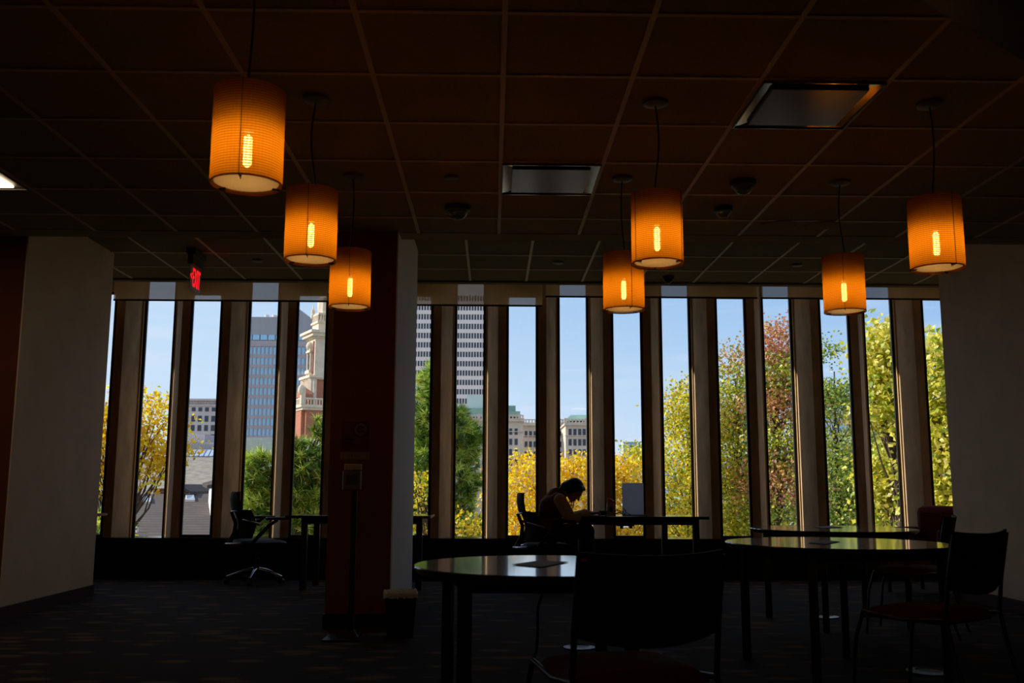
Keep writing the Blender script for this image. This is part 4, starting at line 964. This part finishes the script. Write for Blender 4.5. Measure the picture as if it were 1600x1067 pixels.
# --- courthouse group
def block(name, label, px0, px1, Y, ytop, rows, cols, depth=18, wcol=M_darkg, roof=None, side=True):
    t, W, fx, fz = bld(name, label, px0, px1, Y)
    MB().box(0, W, .3, depth, 0, fz(ytop+5)).build('wall', M_stone, t)
    m = MB(); m.box(-.5, W+.5, -.6, depth+.3, fz(ytop+10), fz(ytop+8)); m.box(-.2, W+.2, -.2, .3, fz(ytop+26.5), fz(ytop+25.5)); m.build('cornice', M_stone, t)
    m = MB(); m.box(-.2, W+.2, -.2, .3, fz(ytop+1.5), fz(ytop)); m.box(-.2, W+.2, -.15, .3, fz(ytop+8), fz(ytop+6.5))
    n_ = int(W/1.0)
    for i in range(n_+1): m.box(i*W/n_-.22, i*W/n_+.22, -.1, .2, fz(ytop+7), fz(ytop+1)) 
    for i in range(0, n_+1, 6): m.box(i*W/n_-.5, i*W/n_+.5, -.25, .3, fz(ytop+7), fz(ytop-1))
    m.build('parapet', M_stone, t)
    kids = []
    for r_ in rows:
        for c_ in cols: kids.append((fx(c_), fz(r_), .92, 1.9, .2, wcol))
    put_windows(t, kids)
    return t, W, fx, fz
R_ = (674, 690, 706, 722)
t, W, fx, fz = block('courthouse_wing', 'sandstone courthouse wing with green stepped roof, left of the yellow trees', 716, 817, 300., 648, R_, [722, 730, 739, 747, 756, 764, 772, 781, 789.5, 798, 806.5])
m = MB(); m.box(fx(716), fx(806), 4, 14, fz(650), fz(636)); m.box(fx(783), fx(813), 3, 14, fz(650), fz(641)); m.box(fx(783), fx(806), 4.5, 12, fz(636), fz(631.5)); m.build('copper_roof', M_copper, t)
m = MB(); m.box(fx(728), fx(762), 5, 13, fz(637), fz(614.5)); m.build('white_penthouse', mat('pale_green_cladding', (206, 224, 216), .6), t)
block('courthouse_centre', 'recessed middle part of the sandstone courthouse', 817, 884, 325., 655, (678, 694, 710), [822, 829, 836, 846, 856, 866, 876])
t, W, fx, fz = block('courthouse_end', 'far right end of the sandstone courthouse behind the seated person', 884, 948, 290., 654.5, (675, 691, 707, 723), [891, 898.5, 906, 913, 920, 928, 936, 943])
MB().hexa([(0, 3, fz(656)), (W, 3, fz(656)), (W, 14, fz(656)), (0, 14, fz(656))], [(2, 6, fz(646)), (W-2, 6, fz(646)), (W-2, 12, fz(646)), (2, 12, fz(646))]).build('copper_roof', M_copper, t, recalc=True)
# --- far blue tower, white block among the right trees, houses behind the desk
t, W, fx, fz = bld('glass_tower', 'far small blue glass tower above the grey desk panel', 974, 1000, 500.)
MB().box(0, W, .3, 10, 0, fz(690)).build('wall', M_blueg, t); 
m = MB(); 
for i in range(5): m.box(i*W/4-.2, i*W/4+.2, 0, .3, 0, fz(690))
for i in range(12): m.box(0, W, .1, .3, fz(692+6*i), fz(691+6*i))
m.build('facade_grid', M_gray, t)
t, W, fx, fz = bld('white_office_block', 'white and blue-grey office block glimpsed through the right-hand trees', 1268, 1420, 180.)
MB().box(0, W, .3, 12, 0, fz(642)).build('wall', M_white, t); kids = []
for i in range(14): kids.append((W/14*(i+.5), fz(652), W/14*.7, 1.0, .2, M_blueg)); kids.append((W/14*(i+.5), fz(668), W/14*.7, 1.0, .2, M_blueg))
put_windows(t, kids)
def gable_house(name, label, px0, px1, pyr, pye, Y, roofm, wallm):
    t, W, fx, fz = bld(name, label, px0, px1, Y)
    MB().box(0, W, .3, 5.7, 0, fz(pye)).add([(.0, .3, fz(pye)), (0, 5.7, fz(pye)), (0, 3, fz(pyr)-.15), (W, .3, fz(pye)), (W, 5.7, fz(pye)), (W, 3, fz(pyr)-.15)], [(0, 2, 1), (3, 4, 5)]).build('wall', wallm, t)
    for y_ in (-.2, 6.2): MB().hexa([(-.4, y_, fz(pye)-.2), (W+.4, y_, fz(pye)-.2), (W+.4, 3, fz(pyr)-.1), (-.4, 3, fz(pyr)-.1)], [(-.4, y_, fz(pye)-.05), (W+.4, y_, fz(pye)-.05), (W+.4, 3, fz(pyr)+.05), (-.4, 3, fz(pyr)+.05)]).build('roof', roofm, t, recalc=True)
    return t
gable_house('brick_house', 'red brick house with white roof edges seen beneath the desk', 978, 1030, 815, 822, 48., mat('pale_slate', (170, 178, 184), .7), M_brick2)
gable_house('brick_house', 'low house with a pale green roof seen above the right end of the desk', 1028, 1085, 776, 787, 60., M_copper, M_brick2)
# --- hills
m = MB(); vs = []; fs = []; q = random.Random(2)
hy = 1100.; n = 40
xs0, xs1 = at(-200, 700, hy).x, at(1900, 700, hy).x
for i in range(n+1):
    u = i/n; px = -200+2100*u; topy = 722+10*math.sin(u*9)-34*math.exp(-((px-240)/140)**2)
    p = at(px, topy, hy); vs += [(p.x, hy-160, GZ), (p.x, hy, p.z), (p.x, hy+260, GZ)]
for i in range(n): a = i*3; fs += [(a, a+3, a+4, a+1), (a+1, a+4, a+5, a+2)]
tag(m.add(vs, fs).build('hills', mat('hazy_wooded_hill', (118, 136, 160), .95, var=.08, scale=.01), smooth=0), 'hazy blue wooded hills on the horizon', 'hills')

# ------------------------------------------------------------------ trees
M_leaf = leafmat('autumn_leaf'); M_need = leafmat('pine_needle', .25)
M_bark = mat('tree_bark', (86, 72, 60), .95, var=.3, scale=14)
def foliage_mesh(name, verts, faces, cols, per, m_, parent):
    me = bpy.data.meshes.new(name); me.from_pydata(verts, [], faces); me.update()
    ca = me.color_attributes.new('leaf', 'BYTE_COLOR', 'POINT')
    flat = []
    for c in cols: flat += [c[0], c[1], c[2], 1.0]*per
    ca.data.foreach_set('color', flat)
    me.materials.append(m_); o = bpy.data.objects.new(name, me); C.objects.link(o); o.parent = parent; return o
def tree(label, px, Y, blobs, palette, n_clusters, leaf=.085, per_cl=14, seed=1, spread=.32, trunk_px=None, name='leafy_tree', group=None):
    """blobs: (px, py, rx_px, ry_px, dY, weight)"""
    q = random.Random(seed); base = at(trunk_px or px, 760, Y); base.z = GZ
    t = thing(name, label, 'tree', base, 0, group)
    n_clusters = int(n_clusters*1.9); s = Y/1515*1.0; tot = sum(b[5] for b in blobs); centers = []
    for (bx_, by_, rx, ry, dY, wt) in blobs:
        c = at(bx_, by_, Y+dY); k = int(n_clusters*wt/tot)
        for _ in range(k):
            while True:
                u = Vector((q.uniform(-1, 1), q.uniform(-1, 1), q.uniform(-1, 1)))
                if u.length <= 1 and (u.length > .35 or q.random() < .4): break
            hfac = (u.z+1)/2
            centers.append((Vector((c.x+u.x*rx*s, c.y+u.y*min(rx, ry)*s*.9, c.z+u.z*ry*s)), c, hfac))
    # wood
    wd = MB(); H_ = max(c[0].z for c in centers)-GZ
    sway = [Vector((0, 0, 0))]; top = Vector((sum(c[0].x for c in centers)/len(centers)-base.x, sum(c[0].y for c in centers)/len(centers)-base.y, H_*.93))
    trunk = [Vector((0, 0, 0)).lerp(top, i/8)+Vector((q.uniform(-.15, .15), q.uniform(-.15, .15), 0))*(1 if 0 < i < 8 else 0) for i in range(9)]
    rr0 = .009*H_+.04
    wd.tube(trunk, [rr0*(1-.88*i/8) for i in range(9)], 8)
    for (c, bc, hf) in centers[::max(1, len(centers)//45)]:
        cl = c-base; zz = max(.15, min(.9, (cl.z-(.25*((Vector((cl.x, cl.y, 0))-Vector((top.x, top.y, 0))).length)+.6))/H_)); tr_ = trunk[0].lerp(top, zz*1.0)
        mid = tr_.lerp(cl, .5)+Vector((q.uniform(-.15, .15), q.uniform(-.15, .15), -.1)); wd.tube([tr_, mid, cl], [.028, .016, .005], 5, cap=False)
    wd.build('trunk', M_bark, t, smooth=60)
    V = []; Fc = []; CO = []
    for (c, bc, hf) in centers:
        tone = q.random()
        for _ in range(per_cl):
            o = c-base+Vector((q.gauss(0, spread), q.gauss(0, spread), q.gauss(0, spread*.55)))
            n_ = Vector((q.gauss(0, 1), q.gauss(0, 1), q.gauss(0, 1)+.6)).normalized(); a = n_.orthogonal().normalized(); a = (Matrix.Rotation(q.uniform(0, 2*PI), 3, n_)@a); b_ = n_.cross(a)
            L_ = leaf*q.uniform(.7, 1.35); w_ = L_*.42; k = len(V)
            V += [o-a*L_*.5, o-b_*w_+n_*w_*.25, o+a*L_*.5, o+b_*w_+n_*w_*.25]; Fc.append((k, k+1, k+2, k+3))
            pal = palette(hf, tone*.6+q.random()*.4, q); br = q.uniform(.75, 1.4); CO.append(tuple(min(1, v*br) for v in lin(pal)))
    foliage_mesh('foliage', V, Fc, CO, 4, M_leaf, t)
    return t
def pal_mix(*cols):
    def f(h, u, q): return cols[min(len(cols)-1, int(u*len(cols)))]
    return f
YEL = pal_mix((190, 154, 24), (244, 202, 22), (252, 206, 20), (255, 224, 50), (242, 186, 26), (206, 184, 44))
YG = pal_mix((110, 138, 40), (164, 180, 50), (214, 206, 60), (246, 218, 60), (136, 160, 48))
GR = pal_mix((88, 120, 46), (126, 154, 52), (164, 180, 64), (196, 192, 74), (92, 112, 60))
BRI = pal_mix((150, 172, 50), (196, 200, 62), (226, 212, 80), (240, 226, 120), (130, 152, 48))
def REDTOP(h, u, q):
    if h > .55+q.uniform(-.12, .12): return ((204, 134, 98), (222, 156, 112), (184, 116, 88), (210, 170, 96), (166, 156, 76))[min(4, int(u*5))]
    return GR(h, u, q) if q.random() < .6 else YG(h, u, q)
def MIXTOP(h, u, q):
    if h > .7+q.uniform(-.1, .1): return ((190, 140, 80), (206, 160, 84), (160, 150, 70), (140, 150, 60))[min(3, int(u*4))]
    return YG(h, u, q) if q.random() < .5 else GR(h, u, q)
G1 = 'trees outside the windows'
tree('golden yellow tree outside the leftmost windows, before the slate roof', 190, 17.6, [(215, 655, 70, 45, 0, 3), (185, 700, 90, 50, .3, 4), (150, 660, 50, 60, 0, 2), (268, 702, 34, 16, 0, 1), (150, 745, 45, 28, 0, 1), (245, 735, 28, 26, 0, 1)], YEL, 205, .075, 13, 11, .17, 187, group=G1)
tree('low green shrub-like tree under the left desk end', 140, 17, [(140, 850, 45, 45, 0, 1)], GR, 90, .08, 14, 12, .2, group=G1)
tree('bright yellow tree behind the seated person', 880, 24, [(815, 790, 62, 88, 0, 4), (900, 800, 70, 84, .5, 5), (985, 815, 50, 60, 0, 3), (968, 742, 24, 30, 0, 1), (860, 850, 120, 50, 0, 3), (905, 745, 30, 36, 0, 1)], YEL, 620, .085, 14, 13, .22, group=G1)
tree('tall green tree with a few yellow leaves, its twig reaching above the desk panel', 1090, 26, [(1085, 700, 55, 100, 0, 5), (1050, 780, 70, 80, -1, 4), (996, 712, 22, 20, 0, .6), (1110, 830, 80, 50, 0, 3), (1075, 640, 35, 48, 0, 1.2)], lambda h, u, q: (YG if q.random() < .75 else YEL)(h, u, q), 560, .085, 13, 14, .24, group=G1)
tree('tall autumn tree with olive leaves and brownish top, left of the red-topped one', 1148, 27, [(1148, 610, 38, 76, 0, 3), (1150, 710, 55, 100, 0, 5), (1160, 800, 70, 80, 0, 4)], MIXTOP, 520, .085, 13, 15, .25, group=G1)
tree('tallest autumn tree with a reddish brown crown top', 1218, 25, [(1215, 570, 36, 72, 0, 4), (1218, 670, 52, 90, 0, 5), (1215, 790, 62, 90, 0, 5)], REDTOP, 560, .085, 13, 16, .24, group=G1)
tree('dark green tree behind the lone small pendant lamp, partly hiding the white block', 1310, 30, [(1300, 765, 70, 95, 0, 8), (1322, 622, 30, 30, 0, 1), (1350, 740, 50, 70, 0, 3), (1275, 548, 26, 20, 0, .6), (1285, 625, 30, 34, 0, 1.4)], GR, 640, .09, 13, 17, .27, group=G1)
tree('pale yellow-green tree with large leaves at the right windows', 1385, 16, [(1392, 565, 36, 66, 0, 4), (1388, 640, 34, 34, 0, 1), (1392, 740, 44, 50, 1, 2.5), (1400, 800, 50, 60, 1, 2)], BRI, 330, .10, 12, 18, .20, 1432, group=G1)
tree('bright green tree at the last window beside the pale wall', 1480, 15, [(1478, 590, 46, 75, 0, 4), (1475, 720, 50, 90, 0, 4), (1490, 800, 50, 60, 0, 3)], BRI, 300, .10, 12, 19, .19, group=G1)
tree('distant orange-brown tree seen low through the second window from the right', 1385, 40, [(1375, 660, 60, 40, 0, 2), (1380, 760, 70, 80, 0, 3)], lambda h, u, q: ((150, 120, 60), (170, 130, 64), (120, 124, 60))[min(2, int(u*3))] if h > .4 else GR(h, u, q), 300, .12, 12, 20, .3, group=G1)

def pine(label, tpx, Y, pytop, blobs, n_t, seed, trunk_pts=None):
    q = random.Random(seed); base = at(tpx, 760, Y); base.z = GZ
    t = thing('pine_tree', label, 'pine tree', base, 0, G1); s = Y/1515
    tufts = []
    tot = sum(b[4] for b in blobs)
    for (bx_, by_, rx, ry, wt) in blobs:
        c = at(bx_, by_, Y)
        for _ in range(int(n_t*.62*wt/tot)):
            while True:
                u = Vector((q.uniform(-1, 1), q.uniform(-1, 1), q.uniform(-1, 1)))
                if u.length <= 1: break
            tufts.append(Vector((c.x+u.x*rx*s, c.y+u.y*rx*s*.8, c.z+u.z*ry*s))-base)
    wd = MB(); tz = at(tpx, pytop, Y).z-GZ
    wd.tube([(0, 0, 0), (.05, 0, tz*.5), (0, 0, tz)], [.2, .13, .02], 10)
    for tf in tufts[::max(1, len(tufts)//70)]:
        z0 = min(max(.5, tf.z-.25*Vector((tf.x, tf.y, 0)).length-.1), tz-.2); a = Vector((0, 0, z0)); wd.tube([a, a.lerp(tf, .5)+Vector((0, 0, -.08)), tf], [.035, .022, .008], 5, cap=False)
    if trunk_pts: wd.tube([at(x, y, Y)-base for x, y in trunk_pts], [.05, .045, .035, .02][:len(trunk_pts)], 7)
    wd.build('trunk', M_bark, t, smooth=60)
    V = []; Fc = []; CO = []
    for tf in tufts:
        d = Vector((tf.x, tf.y, 0)); d = (d.normalized() if d.length > .05 else Vector((0, 0, 1)))+Vector((q.gauss(0, .5), q.gauss(0, .5), .7)); d.normalize()
        tone = q.random()
        for _ in range(46):
            e = (d*.75+Vector((q.gauss(0, .6), q.gauss(0, .6), q.gauss(0, .6)))).normalized(); L_ = q.uniform(.13, .21); sd_ = e.orthogonal().normalized()*.0075; sd_ = Matrix.Rotation(q.uniform(0, PI), 3, e)@sd_
            o = tf+d*q.uniform(-.05, .05); k = len(V); V += [o-sd_, o+sd_, o+e*L_+Vector((0, 0, -.015))]; Fc.append((k, k+1, k+2))
            c = ((52, 84, 32), (84, 124, 40), (140, 176, 54), (226, 236, 116), (196, 216, 88))[min(4, int((tone*.65+q.random()*.35)*5))]
            if q.random() < .03: c = (190, 130, 40)
            CO.append(tuple(lin(c)))
    foliage_mesh('needles', V, Fc, CO, 3, M_need, t); return t
pine('near green pine left of the maroon column, with a slanting branch', 470, 14.5, 700, [(408, 740, 30, 36, 2), (402, 800, 36, 50, 3), (480, 750, 40, 62, 4), (480, 815, 52, 40, 3), (506, 672, 16, 30, .6), (455, 705, 18, 22, .6), (440, 790, 40, 60, 2)], 900, 31, [(455, 712), (475, 738), (492, 752), (512, 778)])
pine('tall dark pine right of the maroon column, before the white tower', 690, 18, 530, [(678, 600, 26, 34, 2), (670, 650, 34, 40, 3), (700, 680, 46, 50, 5), (690, 750, 62, 70, 8), (652, 745, 34, 90, 7), (735, 690, 20, 30, 1), (690, 830, 70, 50, 4)], 2100, 32)
tree('small yellow-leaved bush at the foot of the tall pine', 700, 17, [(652, 770, 14, 30, -.4, .4), (735, 828, 36, 22, 0, 1), (655, 826, 34, 24, 0, .8)], lambda h, u, q: (YEL if q.random() < .6 else YG)(h, u, q), 42, .075, 12, 33, .16, group=G1)

# ------------------------------------------------------------------ render look
sc.view_settings.view_transform = 'Standard'; sc.view_settings.look = 'None'; sc.view_settings.exposure = 0.0; sc.view_settings.gamma = 1.0; sc.view_settings.use_curve_mapping = False
cy = sc.cycles; cy.use_denoising = True; cy.max_bounces = 8; cy.transparent_max_bounces = 16; cy.diffuse_bounces = 4; cy.glossy_bounces = 4; cy.transmission_bounces = 6
cy.sample_clamp_indirect = 6; cy.caustics_reflective = False; cy.caustics_refractive = False
